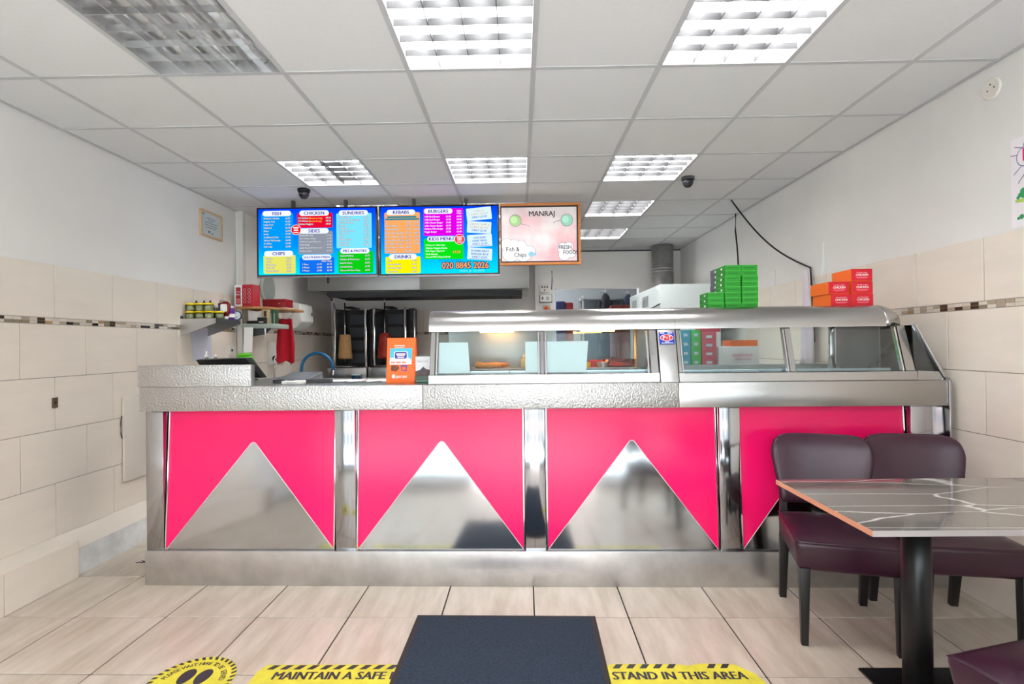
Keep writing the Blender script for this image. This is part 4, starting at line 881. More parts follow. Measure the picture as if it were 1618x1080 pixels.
# table
m = mat('grey_marble', (120,114,110), 0.07, coat=0.4)
nt = m.node_tree; b = nt.nodes['Principled BSDF']; tc = nt.nodes.new('ShaderNodeTexCoord'); mp = nt.nodes.new('ShaderNodeMapping'); mp.inputs['Rotation'].default_value = (0, 0, -0.5); mp.inputs['Scale'].default_value = (0.6, 3.0, 1)
ns = nt.nodes.new('ShaderNodeTexNoise'); ns.inputs['Scale'].default_value = 3.0; ns.inputs['Detail'].default_value = 4
mxv = nt.nodes.new('ShaderNodeVectorMath'); mxv.operation = 'MULTIPLY_ADD'; mxv.inputs[1].default_value = (0.10, 0.10, 0.10)
vo = nt.nodes.new('ShaderNodeTexVoronoi'); vo.feature = 'DISTANCE_TO_EDGE'; vo.inputs['Scale'].default_value = 2.1
rp = nt.nodes.new('ShaderNodeValToRGB'); rp.color_ramp.elements[0].position = 0.0; rp.color_ramp.elements[0].color = lin((214,210,206)); rp.color_ramp.elements[1].position = 0.018; rp.color_ramp.elements[1].color = lin((112,105,101))
nt.links.new(tc.outputs['Object'], mp.inputs[0]); nt.links.new(mp.outputs[0], ns.inputs['Vector']); nt.links.new(ns.outputs['Color'], mxv.inputs[0]); nt.links.new(mp.outputs[0], mxv.inputs[2]); nt.links.new(mxv.outputs[0], vo.inputs['Vector']); nt.links.new(vo.outputs['Distance'], rp.inputs[0]); nt.links.new(rp.outputs[0], b.inputs['Base Color'])
tb = thing('cafe_table', 'cafe table with grey marbled top on a black pedestal', 'table', (1.035, 1.585, 0))
TWd = 1.20
box('tabletop', m, 0, TWd, 0, 0.59, 0.732, 0.750, tb, 0.001, 1)
for nm, mm, a_ in (('edge_band', mat('edge_copper', (222,156,120), 0.4), (-0.0012, 0, 0, 0.59)), ('edge_band', mat('edge_grey', (166,158,154), 0.4), (0, TWd, -0.0012, 0)), ('edge_band', MATS['edge_grey'], (TWd, TWd+0.0012, 0, 0.59))): box(nm, mm, a_[0], a_[1], a_[2], a_[3], 0.732, 0.7494, tb)
MB().lathe([(0.046, 0.008), (0.046, 0.72)], 28).build('pedestal', M_blkm, tb, (0.385, 0.355, 0))
box('pedestal_head', M_blkm, 0.20, 0.57, 0.17, 0.50, 0.716, 0.732, tb)
box('base_plate', M_blkm, 0.297, 0.74, 0.12, 0.555, 0, 0.010, tb, 0.002)
# mat
t = thing('door_mat', 'dark blue-grey carpet mat with black rubber rim', 'mat', (-0.095, 1.87, 0.0), -0.020)
M_mat = mat('mat_pile', (42,58,76), 0.95, var=(90, 0.45), bump=('noise', 160, 1.0, 0.006))
box('rubber_rim', mat('mat_rubber', (48,44,46), 0.7), -0.429, 0.429, -0.70, 0.70, 0.0002, 0.005, t, 0.002, 1)
box('pile', M_mat, -0.405, 0.405, -0.675, 0.678, 0.005, 0.009, t, 0.003, 2)
# floor stickers
M_yel = mat('sticker_yellow', (226,214,66), 0.5, var=(14, 0.16)); M_sink = mat('sticker_ink', (46,48,58), 0.5)
t = thing('floor_strip', 'yellow and black distancing strip stuck on the floor under the mat', 'floor sticker', (-1.075, 2.06, 0.0002))
Ls, Hs = 1.99, 0.125
MB().prism([(0, -0.02), (Ls+0.02, -0.02), (Ls, 0.055), (Ls-0.05, Hs-0.012), (Ls-0.07, Hs-0.003), (1.80, Hs), (1.74, Hs-0.014), (1.70, Hs-0.003), (1.45, Hs), (1.40, Hs-0.016), (1.36, Hs), (0.02, Hs), (0.0, 0.08)], 0.0, 0.0010, 'z').build('vinyl', M_yel, t)
mb = MB(); x = 0.03
while x < Ls-0.08:
    if not (1.34 < x < 1.43 or 1.69 < x < 1.77): mb._add([(x, Hs-0.032, 0.0011), (x+0.028, Hs-0.032, 0.0011), (x+0.048, Hs-0.003, 0.0011), (x+0.020, Hs-0.003, 0.0011)], [(0, 1, 2, 3)])
    x += 0.054
mb.build('hazard_stripes', M_sink, t)
text('lettering', [('MAINTAIN A SAFE DISTANCE', 0.075, 0.028, 0.070, 'LEFT', 0.80), ('STAND IN THIS AREA', Ls-0.040, 0.022, 0.070, 'RIGHT', 0.78)], M_sink, t, plane='xy', off=0.0014, bold=0.045)
t = thing('floor_disc', 'round yellow footprint sticker on the floor tiles at the left', 'floor sticker', (-1.312, 2.078, 0.0003), -0.02)
R = 0.165
MB().lathe([(R, 0), (R, 0.001)], 40).build('vinyl', M_yel, t)
mb = MB()
for k in range(36):
    a = 2*PI*k/36; mb._add([(r_*math.cos(a+d_), r_*math.sin(a+d_), 0.0012) for r_, d_ in ((R-0.02, 0), (R-0.02, 0.085), (R-0.001, 0.13), (R-0.001, 0.045))], [(0, 1, 2, 3)])
mb.build('hazard_ring', M_sink, t)
mb = MB()
for s in (-1, 1):
    cx = s*0.034
    mb.prism([(cx+0.028*math.cos(2*PI*i/20)*(1+0.1*math.sin(2*PI*i/20)), 0.030+0.050*math.sin(2*PI*i/20)) for i in range(20)], 0.0010, 0.0013, 'z')
    mb.prism([(cx-0.022, -0.028), (cx+0.022, -0.028), (cx+0.020, -0.060), (cx, -0.072), (cx-0.020, -0.060)], 0.0010, 0.0013, 'z')
mb.build('footprints', M_sink, t)
st = 'PLEASE WAIT HERE TO BE SERVED'
for k, chh in enumerate(st):
    if chh == ' ': continue
    a = math.radians(172-164*k/(len(st)-1)); rr = 0.107
    link('letter', text_mesh([(chh, 0, 0, 0.031, 'CENTER', 0.85)], 'xy', 0.0014, 0.02), M_sink, t, (rr*math.cos(a), rr*math.sin(a), 0), (0, 0, a-PI/2))
for s in (-1, 1):
    MB().tube([(0.125*math.cos(PI*1.5+s*(0.9-0.1*i)), 0.125*math.sin(PI*1.5+s*(0.9-0.1*i)), 0.001) for i in range(9)], 0.002, 4).build('arc_line', M_sink, t)
# bit of debris on the floor by the plinth
t = tag(MB().tube([(0, 0, 0.004), (0.02, 0.01, 0.006), (0.035, 0.0, 0.004), (0.045, 0.016, 0.005), (0.02, 0.022, 0.008), (0.06, 0.005, 0.004)], 0.003, 5).build('debris', M_black, None, (-2.36, 3.22, 0)), 'scrap of black debris on the floor beside the counter end', 'debris')

# ================================================================== KITCHEN
# shelf on the left wall
ZS = 1.548
t = thing('wall_shelf', 'steel wall shelf with triangular end bracket holding jars', 'shelf', (XL, 4.25, 0))
box('plate', M_steelv, 0, 0.295, 0, 0.37, ZS-0.006, ZS, t); box('front_lip', M_dgrey, 0.289, 0.296, 0.0, 0.37, ZS-0.034, ZS, t)
for y in (0.0, 0.364): MB().prism([(0.0, ZS-0.006), (0.295, ZS-0.006), (0.295, ZS-0.036), (0.0, ZS-0.140)], y, y+0.004, 'y').build('bracket', M_steelv, t)
box('upstand', M_dgrey, 0, 0.012, 0.0, 0.02, ZS, ZS+0.022, t)
M_ylid = mat('yellow_lid', (238,214,20), 0.35); M_pick = mat('pickle_fill', (206,202,168), 0.5, var=(60, 0.4)); M_jar = glass('jar_glass', (225,232,222))
jars = [(0.05, 0.06, 0, 'bottom row, next to the wall'), (0.127, 0.06, 0, 'bottom row, second from the wall'), (0.205, 0.055, 0, 'bottom row, third from the wall'), (0.254, 0.115, 0, 'bottom row, farthest from the wall'), (0.05, 0.06, 1, 'top row, next to the wall'), (0.127, 0.06, 1, 'top row, in the middle'), (0.203, 0.056, 1, 'top row, farthest from the wall')]
j0 = None
for x, y, lv, lb in jars:
    L = 'yellow-lidded pickle jar on the wall shelf, '+lb
    if j0 is None:
        j0 = thing('pickle_jar', L, 'jar', (XL+x, 4.25+y, ZS), 0, 'yellow-lidded jars')
        MB().lathe([(0.034, 0), (0.037, 0.004), (0.037, 0.044), (0.034, 0.050)], 18).build('body', M_jar, j0); MB().lathe([(0.033, 0.003), (0.033, 0.043)], 16).build('contents', M_pick, j0); MB().lathe([(0.038, 0.050), (0.038, 0.062), (0.035, 0.064)], 18).build('lid', M_ylid, j0)
    else:
        c = copy_tree(j0); c.location = (XL+x, 4.25+y, ZS+lv*0.0645); c['label'] = L
def bottle(name, x, y, z, prof, m, lb, cap=None, capm=None, label=None, cat='bottle', n=16):
    t = thing(name, lb, cat, (x, y, z)); MB().lathe(prof, n).build('body', m, t)
    if cap: MB().lathe(cap, n).build('cap', capm, t)
    if label: MB().lathe([(label[0], label[1]), (label[0], label[2])], n, cap=False).build('label_band', label[3], t)
    return t
for k, (x, y) in enumerate(((0.035, 0.16), (0.098, 0.165), (0.150, 0.165))):
    bottle('spice_pot', XL+x, 4.25+y, ZS, [(0.03, 0), (0.03, 0.11), (0.02, 0.125)], mat('spice_dark', (70,60,64), 0.4), 'dark spice pot with black pump behind the yellow-lidded jars, %s' % ('nearest the wall', 'in the middle', 'farthest from the wall')[k], [(0.018, 0.125), (0.018, 0.14), (0.006, 0.146), (0.005, 0.16)], M_black, None, 'pot')
bottle('blue_tub', XL+0.222, 4.25+0.225, ZS, [(0.036, 0), (0.036, 0.11), (0.036, 0.12)], mat('navy_plastic', (50,50,110), 0.35), 'purple-blue tub with dark lid behind the right-hand jars', [(0.038, 0.12), (0.038, 0.135), (0.034, 0.14)], M_dgrey, (0.0368, 0.02, 0.08, mat('tub_label', (190,170,190), 0.5)), 'tub')
bottle('food_tin', XL+0.19, 4.25+0.318, ZS+0.10, [(0.045, 0), (0.045, 0.062), (0.041, 0.066)], mat('tin_gold', (190,176,150), 0.3, 0.6), 'open metal tin on top of the box behind the ketchup', [(0.046, 0.066), (0.046, 0.070)], M_steelv, None, 'tin')
t = thing('spice_box', 'brown box under the metal tin on the wall shelf', 'box', (XL+0.143, 4.25+0.268, ZS)); box('body', mat('brown_card', (150,124,100), 0.7), 0, 0.095, 0, 0.10, 0, 0.098, t, 0.002); box('flap', mat('brown_card', (150,124,100), 0.7), 0.002, 0.093, 0, 0.05, 0.098, 0.0995, t)
t = thing('ketchup_bottle', 'upside-down red ketchup bottle with a white label on the wall shelf', 'bottle', (XL+0.266, 4.25+0.185, ZS))
MB().lathe([(0.020, 0), (0.022, 0.024)], 16).build('cap', M_white, t)
o = MB().lathe([(0.020, 0.024), (0.030, 0.035), (0.040, 0.065), (0.044, 0.10), (0.041, 0.13), (0.024, 0.148), (0.004, 0.152)], 18).build('body', mat('ketchup_red', (120,14,24), 0.25), t); o.scale = (1, 0.6, 1)
MB().prism(rrect(-0.028, 0.028, 0.062, 0.128, 0.014), -0.0275, -0.0265, 'y').build('label_patch', M_paper, t)
# second shelf with paperwork, printer roll
t = thing('order_shelf', 'pale green-grey shelf with order slips past the jar shelf', 'shelf', (XL+0.09, 5.02, 0))
ZO = 1.535
box('plate', mat('shelf_sage', (160,172,164), 0.5), 0.0, 0.31, 0, 0.34, ZO-0.045, ZO, t, 0.006, 3); MB().prism([(0.02, ZO-0.045), (0.06, ZO-0.16), (0.10, ZO-0.12), (0.22, ZO-0.10), (0.28, ZO-0.045)], 0.02, 0.03, 'y').build('bracket', M_dgrey, t)
tag(MB().hexa([(0, 0, 0), (0.085, 0, 0), (0.085, 0.002, 0), (0, 0.002, 0)], [(0.002, 0.012, 0.235), (0.09, 0.012, 0.235), (0.09, 0.014, 0.235), (0.002, 0.014, 0.235)]).build('receipt_strip', M_paper, None, (-2.61, 4.985, 1.265)), 'white receipt strip hanging from the order shelf', 'paper')
tag(MB().prism([(0, 0), (0.016, 0), (0.010, -0.085), (0.006, -0.085)], 0, 0.006, 'y').build('paper_point', M_paper, None, (-2.42, 5.01, ZO-0.045)), 'pointed white slip under the right end of the order shelf', 'paper')
for k in range(3):
    tag(MB().hexa([(0, 0, 0), (0.10, 0, 0), (0.10, 0.0015, 0), (0, 0.0015, 0)], [(-0.02-0.01*k, 0.03, 0.135-0.012*k), (0.10, 0.03, 0.115+0.008*k), (0.10, 0.0315, 0.115+0.008*k), (-0.02-0.01*k, 0.0315, 0.135-0.012*k)]).build('order_sheet', M_paper, None, (-2.60+0.004*k, 5.07+0.012*k, ZO)), 'white order sheet leaning on the order shelf, %s of three' % ('front', 'middle', 'rear')[k], 'paper', 'leaning order sheets')
t = thing('card_terminal', 'black card terminal lying on the order shelf', 'card terminal', (-2.50, 5.035, ZO)); box('body', M_black, 0, 0.085, 0, 0.025, 0, 0.06, t, 0.006); box('handle', M_black, -0.10, 0.0, 0.0, 0.022, 0, 0.03, t, 0.004); box('label_strip', M_paper, 0.015, 0.06, -0.0008, 0, 0.012, 0.020, t)
t = thing('kitchen_dial', 'round white dial standing at the end of the jar shelf', 'dial', (-2.452, 4.590, ZS+0.040))
MB().lathe([(0.040, 0), (0.040, 0.02), (0.036, 0.024)], 24).build('case', M_dgrey, t, (0, 0.012, 0), (PI/2, 0, 0)); MB().lathe([(0.034, 0.024), (0.034, 0.026)], 24).build('face', mat('dial_blue', (214,226,240), 0.3), t, (0, 0.012, 0), (PI/2, 0, 0)); MB().lathe([(0.016, 0.026), (0.012, 0.034)], 16).build('knob', M_white, t, (0, 0.012, 0), (PI/2, 0, 0))
bottle('purple_pot', -2.470, 4.515, ZS, [(0.032, 0), (0.034, 0.09), (0.028, 0.10)], mat('purple_plastic', (110,50,160), 0.4), 'purple and white pot behind the white dial', [(0.029, 0.10), (0.029, 0.115)], M_white, (0.0345, 0.02, 0.05, M_white), 'pot')
bottle('clear_jar', -2.64, 4.57, ZS, [(0.034, 0), (0.036, 0.09), (0.02, 0.105)], glass('jar_glass', (225,232,222)), 'short clear jar behind the purple pot', [(0.022, 0.105), (0.022, 0.122)], M_white, None, 'jar')
t = thing('wooden_board', 'upright pale wooden board at the right of the order sheets', 'board', (-2.488, 5.10, ZO)); box('board', mat('pale_board', (214,196,150), 0.5), 0, 0.078, 0, 0.012, 0, 0.140, t, 0.002); box('clip', mat('dark_wood', (86,62,44), 0.5), 0.022, 0.048, -0.004, 0, 0.07, 0.125, t, 0.002)
t = thing('speckled_panel', 'dark green speckled strip beside the wooden board', 'panel', (-2.385, 5.08, ZO)); box('strip', mat('green_speckle', (40,84,56), 0.6, var=(60, 0.8)), 0, 0.026, 0, 0.10, 0, 0.14, t, 0.001); box('edge', mat('speckle_edge', (220,224,214), 0.6), 0.026, 0.028, 0, 0.006, 0, 0.10, t)
# wooden corner shelf, cartons, towel
ZW = 1.700
t = thing('corner_shelf', 'curved wooden shelf on the left kitchen wall', 'shelf', (XK, 5.10, 0))
pts = [(0, -0.10), (0.16, -0.10), (0.26, -0.02), (0.30, 0.10), (0.38, 0.30), (0.36, 0.60), (0.0, 0.62)]
MB().prism(pts, ZW-0.022, ZW, 'z').build('board', mat('oak', (190,134,78), 0.5, var=(7, 0.25, (1, 6, 1))), t, bevel=0.003)
MB().tube([(0.19, 0.35, ZW-0.022), (0.19, 0.35, ZW-0.08), (0.22, 0.33, ZW-0.11), (0.30, 0.33, ZW-0.10), (0.345, 0.33, ZW-0.07), (0.35, 0.33, ZW-0.022)], 0.005, 6).build('towel_ring', M_steelv, t)
t = thing('vinegar_carton', 'red and white catering carton with vertical lettering on the corner shelf', 'carton', (-2.70, 5.005, ZW), -0.10)
box('body', mat('carton_red', (190,28,48), 0.5), 0.078, 0.185, 0, 0.12, 0, 0.205, t, 0.002); box('white_side', M_paper, 0, 0.078, 0, 0.12, 0, 0.205, t, 0.002)
box('red_band', mat('carton_band', (170,40,50), 0.5), 0.016, 0.064, -0.001, 0, 0.018, 0.180, t)
text('lettering', [('MALT', 0.040, 0.105, 0.020, 'CENTER')], M_paper, t, off=-0.0016, bold=0.02)
mb = MB()
for k in range(4): mb.box(0.023, 0.057, -0.0014, -0.0008, 0.030+0.016*k+(0.055 if k > 2 else 0), 0.038+0.016*k+(0.055 if k > 2 else 0))
mb.build('small_print', mat('pale_pink', (244,150,170), 0.5), t)
mb = MB()
for dx in (0.105, 0.150):
    for k in range(4): mb.tube([(dx+0.014*math.cos(2*PI*i/8), -0.001, 0.045+0.036*k+0.013*math.sin(2*PI*i/8)) for i in range(9)], 0.0016, 4)
mb.build('white_pattern', M_paper, t)
t = thing('flat_red_box', 'flat dark red box lying on the corner shelf', 'box', (-2.575, 5.30, ZW), -0.05); box('body', mat('deep_red', (150,16,30), 0.4), 0, 0.235, 0, 0.16, 0.006, 0.088, t, 0.002); box('lid_edge', mat('deep_red', (150,16,30), 0.4), -0.001, 0.236, -0.001, 0.161, 0.060, 0.090, t); box('paper_liner', M_paper, 0.01, 0.245, 0.0, 0.16, 0, 0.006, t); box('mark', M_paper, 0.165, 0.18, -0.002, -0.001, 0.044, 0.048, t)
cloth('hand_towel', mat('red_towel', (196,10,40), 0.85, bump=('noise', 160, 0.3, 0.004)), 'red towel hanging from the ring under the corner shelf', (-2.405, 5.43, ZW-0.10), 0.20, 0.43, 1.6, 0.020, 'y', 0.72, hem=0.03)
t = thing('wall_mirror', 'oval grey mirror on the wall behind the left menu screen', 'mirror', (XK, 5.62, 1.93))
o = MB().lathe([(0.16, 0), (0.16, 0.016), (0.14, 0.022)], 28).build('rim', mat('mirror_rim', (176,184,178), 0.4), t, (0, 0, 0), (0, PI/2, 0)); MB().lathe([(0.135, 0.022), (0.135, 0.023)], 28).build('face', mat('dull_glass', (160,168,164), 0.25), t, (0, 0, 0), (0, PI/2, 0))
# papers on the wall below the jar shelf
tag(MB().hexa([(0, 0.06, 0), (0.004, 0.06, 0), (0.004, 0.32, 0), (0, 0.32, 0)], [(0, 0, 0.28), (0.004, 0, 0.28), (0.004, 0.30, 0.28), (0, 0.30, 0.28)]).build('paper_bundle', mat('lilac_paper', (206,206,222), 0.6), None, (XL+0.004, 4.36, 1.20)), 'lilac-white paper bundle hanging under the jar shelf', 'paper')
for k, y in enumerate((5.0, 5.16)):
    t = thing('wall_socket', 'white wall socket under the order shelf, %s' % ('left one' if k == 0 else 'right one'), 'socket', (XL if y < 5.12 else XK, y, 1.285)); box('plate', M_white, 0, 0.010, -0.042, 0.042, -0.042, 0.042, t, 0.002); box('rocker', M_dgrey, 0.010, 0.013, -0.012, 0.012, -0.012, 0.012, t)
MBt = MB().tube([(XK+0.03, 5.14, 1.26), (XK+0.06, 5.12, 1.18), (XK+0.05, 5.22, 1.13), (XK+0.03, 5.2, 1.2)], 0.004, 6)
tag(MBt.build('cable', M_white), 'white cord looping below the wall sockets', 'cable')
# dispensers
t = thing('towel_dispenser', 'large white paper towel dispenser on the kitchen wall', 'dispenser', (XK, 5.98, 1.50)); MB().prism([(0, 0), (0.15, 0.02), (0.22, 0.10), (0.20, 0.30), (0, 0.33)], 0, 0.36, 'y').build('shell', M_white, t, bevel=0.02, seg=3); box('window_slot', M_dgrey, 0.205, 0.213, 0.30, 0.33, 0.13, 0.21, t)
t = thing('soap_dispenser', 'white roll dispenser low on the kitchen wall', 'dispenser', (XK, 5.60, 1.12)); MB().prism([(0, 0.0), (0.10, 0.0), (0.13, 0.05), (0.11, 0.23), (0, 0.25)], 0, 0.18, 'y').build('shell', M_white, t, bevel=0.01, seg=2); MB().lathe([(0.03, 0), (0.03, 0.01)], 16).build('spindle', M_black, t, (0.09, 0.0, 0.07), (PI/2, 0, 0))
# sink bench along the back left, tap and hose
t = thing('sink_bench', 'steel sink bench along the left kitchen wall', 'bench', (XK+0.002, 5.2, 0))
box('top', M_steelv, 0.0, 0.60, 0, 1.45, 0.86, 0.90, t, 0.002); box('upstand', M_steelv, 0.0, 0.02, 0, 1.45, 0.90, 0.98, t)
for y in (0.03, 1.38):
    for x in (0.03, 0.55): box('leg', M_steelv, x, x+0.04, y, y+0.04, 0, 0.86, t)
t = thing('swan_tap', 'chrome swan-neck tap on the sink bench', 'tap', (-2.56, 5.52, 0.90))
arc = [(0.0, 0, 0.0), (0.0, 0, 0.22)]+[(0.085-0.085*math.cos(PI*k/10), 0, 0.26+0.085*math.sin(PI*k/10)) for k in range(11)]+[(0.170, 0, 0.225)]
MB().tube(arc, 0.011, 10).build('spout', M_chrome, t); MB().lathe([(0.022, 0), (0.022, 0.03), (0.014, 0.04)], 14).build('base', M_chrome, t); MB().tube([(0, 0, 0.075), (0.04, -0.02, 0.09), (0.075, -0.03, 0.098)], 0.007, 8).build('lever', M_chrome, t)
t = thing('blue_hose', 'blue rubber hose arching over the sink bench', 'hose', (-2.19, 5.72, 0.90)); 
arc = [(-0.175, 0, 0.0), (-0.178, 0, 0.10)]+[(-0.170*math.cos(PI*k/14), 0, 0.175+0.165*math.sin(PI*k/14)) for k in range(1, 14)]+[(0.172, 0, 0.16)]
MB().tube(arc, 0.016, 10).build('hose', mat('hose_blue', (20,110,165), 0.4), t); MB().tube([(0.172, 0, 0.16), (0.174, 0, 0.06)], 0.010, 10).build('nozzle', M_chrome, t)
t = thing('twin_plug', 'black plugs in a white socket on the back kitchen wall', 'socket', (-2.49, YB, 1.14)); box('plate', M_white, -0.075, 0.075, -0.010, 0, -0.04, 0.05, t, 0.002)
for x in (-0.038, 0.035): box('plug', M_black, x-0.026, x+0.026, -0.05, -0.010, -0.035, 0.020, t, 0.006)
for x in (-0.038, 0.035): MB().tube([(x, -0.04, -0.03), (x+0.01, -0.045, -0.10), (x+0.03, -0.04, -0.23)], 0.006, 6).build('flex', M_black, t)
# back bench and kebab machines
t = thing('kebab_bench', 'steel bench under the kebab grills', 'bench', (-2.02, 6.72, 0)); box('top', M_steelv, 0, 1.9, 0, 0.80, 0.86, 0.90, t, 0.002)
for x in (0.02, 1.84):
    for y in (0.02, 0.74): box('leg', M_steelv, x, x+0.04, y, y+0.04, 0, 0.86, t)
M_dark = mat('burner_dark', (30,28,30), 0.6); M_brick = mat('burner_mesh', (74,82,90), 0.6, 0.2)
def kebab(x, lb, y=6.95):
    t = thing('kebab_grill', lb, 'grill', (x, y, 0.90), 0, 'upright kebab grills')
    box('base', M_steelv, -0.24, 0.26, -0.20, 0.30, 0.0, 0.135, t, 0.004); box('base_drawer', mat('drawer_steel', (150,156,160), 0.4, 0.8), -0.20, -0.02, -0.208, -0.20, 0.02, 0.12, t, 0.002)
    MB().lathe([(0.13, 0.140), (0.15, 0.150), (0.15, 0.158), (0.12, 0.150)], 24).build('drip_tray', M_steelv, t, (-0.055, -0.06, 0))
    box('back_panel', M_dark, -0.17, 0.20, 0.24, 0.27, 0.136, 0.90, t)
    for s, xa, xb in ((-1, -0.21, -0.12), (1, 0.20, 0.13)):
        MB().hexa([(xa-0.008, 0.0, 0.136), (xa+0.008, 0.0, 0.136), (xb+0.008, 0.25, 0.136), (xb-0.008, 0.25, 0.136)], [(xa-0.008, 0.0, 0.90), (xa+0.008, 0.0, 0.90), (xb+0.008, 0.25, 0.90), (xb-0.008, 0.25, 0.90)]).build('side_wing', M_steel, t)
        box('wing_post', M_chrome, xa-0.014, xa+0.014, -0.014, 0.006, 0.136, 0.905, t, 0.003)
    for k in range(4):
        box('burner', M_brick, -0.08, 0.12, 0.222, 0.24, 0.18+0.175*k, 0.31+0.175*k, t, 0.003)
        MB().lathe([(0.016, 0), (0.016, 0.03), (0.010, 0.036)], 12).build('control_knob', M_black, t, (0.265, 0.06, 0.24+0.175*k), (PI/2, 0, 0))
    box('control_strip', M_dark, 0.235, 0.30, 0.06, 0.26, 0.136, 0.90, t); box('outer_post', M_chrome, 0.300, 0.318, 0.05, 0.08, 0.136, 0.905, t, 0.003)
    box('top_arm', M_dark, -0.06, 0.04, -0.06, 0.27, 0.905, 0.925, t)
    MB().tube([(-0.055, -0.06, 0.14), (-0.055, -0.06, 0.975)], 0.008, 8).build('spit_rod', M_chrome, t); MB().tube([(-0.055, -0.06, 0.975), (-0.055, -0.06, 1.02)], 0.006, 8, 0.003).build('spit_tip', M_white, t)
    return (x-0.055, y-0.06)
p1 = kebab(-2.215, 'left upright kebab grill with a tan meat cone on its spit'); p2 = kebab(-1.695, 'right upright kebab grill with red meat, beside the orange bag')
def cone(p, z0, prof, m, lb, jit, seed):
    rnd = random.Random(seed); mb = MB(); n = 28; vs = []; fs = []
    for i, (r, z) in enumerate(prof):
        for k in range(n):
            a = 2*PI*k/n; rr = r*(1+rnd.uniform(-jit, jit)); vs.append((rr*math.cos(a), rr*math.sin(a), z+rnd.uniform(-jit, jit)*0.03))
    for i in range(len(prof)-1):
        for k in range(n): fs.append((i*n+k, i*n+(k+1) % n, (i+1)*n+(k+1) % n, (i+1)*n+k))
    fs.append(tuple(range(n-1, -1, -1))); fs.append(tuple((len(prof)-1)*n+k for k in range(n)))
    mb._add(vs, fs, True); return tag(mb.build('kebab_meat', m, None, (p[0], p[1], z0)), lb, 'meat', 'meat cones on the spits')
cone(p1, 1.145, [(0.088, 0), (0.090, 0.03), (0.085, 0.08), (0.080, 0.16), (0.076, 0.24), (0.070, 0.29), (0.066, 0.31), (0.03, 0.318)], mat('doner_tan', (196,152,96), 0.6, var=(30, 0.15), bump=('noise', 40, 0.3, 0.004)), 'tan pressed doner meat cone on the left grill', 0.012, 1)
cone(p2, 1.145, [(0.098, 0), (0.096, 0.04), (0.084, 0.06), (0.088, 0.12), (0.076, 0.14), (0.082, 0.20), (0.072, 0.22), (0.076, 0.28), (0.055, 0.32), (0.02, 0.335)], mat('shish_red', (168,34,18), 0.5, var=(50, 0.5), bump=('noise', 60, 0.8, 0.008)), 'knobbly red chicken meat stack on the right grill', 0.07, 2)
# extract hood
t = thing('extract_hood', 'long stainless steel extract hood over the kebab grills', 'extractor', (-2.52, 6.30, 0))
for a, b in ((0.0, 1.345), (1.348, 2.64)): box('front_panel', mat('hood_steel', (150,150,148), 0.42, 1.0), a, b, 0.0, 0.010, 1.972, 2.33, t, 0.002)
MB().prism([(0.010, 1.972), (0.05, 1.985), (1.24, 1.985), (1.24, 2.55), (0.30, 2.55), (0.010, 2.33)], 0.0, 2.64, 'x').build('canopy', M_steelv, t)
box('inner_lip', M_dgrey, 0.12, 2.56, 0.35, 0.37, 1.92, 1.985, t); box('filter_bank', M_dark, 0.10, 2.56, 0.37, 1.2, 1.95, 1.985, t)
for x in (0.16, 2.42): MB().lathe([(0.012, 0), (0.014, 0.03)], 10).build('hook', M_black, t, (x, 0.36, 1.885))
box('handle', M_black, 0.245, 0.265, -0.03, 0.0, 2.06, 2.20, t, 0.004)
t = thing('conduit', 'white conduit pipe down the kitchen corner by the grills', 'pipe', (-2.60, 7.50, 0.9)); MB().tube([(0, 0, 0), (0, 0, 0.9), (-0.03, 0, 1.02)], 0.016, 8).build('pipe', mat('pipe_grey', (176,178,178), 0.4), t); MB().lathe([(0.022, 0), (0.022, 0.03)], 10).build('clip', M_white, t, (0, 0, 0.5))
# pier and switchgear
struct(box('wall_pier', M_paint, 0.225, 0.50, 7.38, YB+0.006, -0.05, CZ), 'narrow grey pier between kitchen tiles and the opening', 'wall')
for nm, lb, z0, z1, mm in (('isolator_box', 'white isolator box on the pier, upper one', 2.02, 2.13, mat('cream_plastic', (232,226,216), 0.5)), ('timer_box', 'white timer box with dial on the pier, below the isolator', 1.89, 1.985, M_white)):
    t = thing(nm, lb, 'switch', (0.35, 7.38, 0)); box('case', mm, -0.06, 0.07 if nm[0] == 'i' else 0.10, -0.05, 0, z0, z1, t, 0.004)
    if nm[0] == 'i':
        for x in (-0.03, 0.005, 0.04): box('switch', M_dgrey, x-0.008, x+0.008, -0.054, -0.05, z0+0.06, z0+0.085, t)
        box('switch', M_dgrey, -0.003, 0.013, -0.054, -0.05, z0+0.02, z0+0.04, t)
    else:
        MB().lathe([(0.028, 0), (0.028, 0.006)], 18).build('dial', mat('dial_grey', (200,200,200), 0.4), t, (0.045, -0.05, (z0+z1)/2), (PI/2, 0, 0)); box('switch', M_dgrey, -0.035, -0.015, -0.054, -0.05, z0+0.03, z0+0.07, t); box('surround', M_black, -0.068, 0.108, -0.004, 0.0, z0-0.008, z1+0.006, t)
t = thing('stop_button', 'orange stop button on a box on the pier', 'switch', (0.375, 7.38, 1.795)); box('case', mat('stop_box', (190,190,184), 0.5), -0.05, 0.06, -0.04, 0, -0.05, 0.05, t, 0.004); MB().lathe([(0.034, 0), (0.036, 0.012), (0.020, 0.03), (0.004, 0.033)], 18).build('button', mat('stop_orange', (236,100,30), 0.4), t, (0.005, -0.04, 0), (PI/2, 0, 0))
tag(MB().tube([(0.46, 7.37, 2.32), (0.462, 7.37, 2.2), (0.455, 7.37, 2.06)], 0.006, 6).build('cable', M_dgrey), 'thin grey cable on the pier under the painted sign', 'cable')
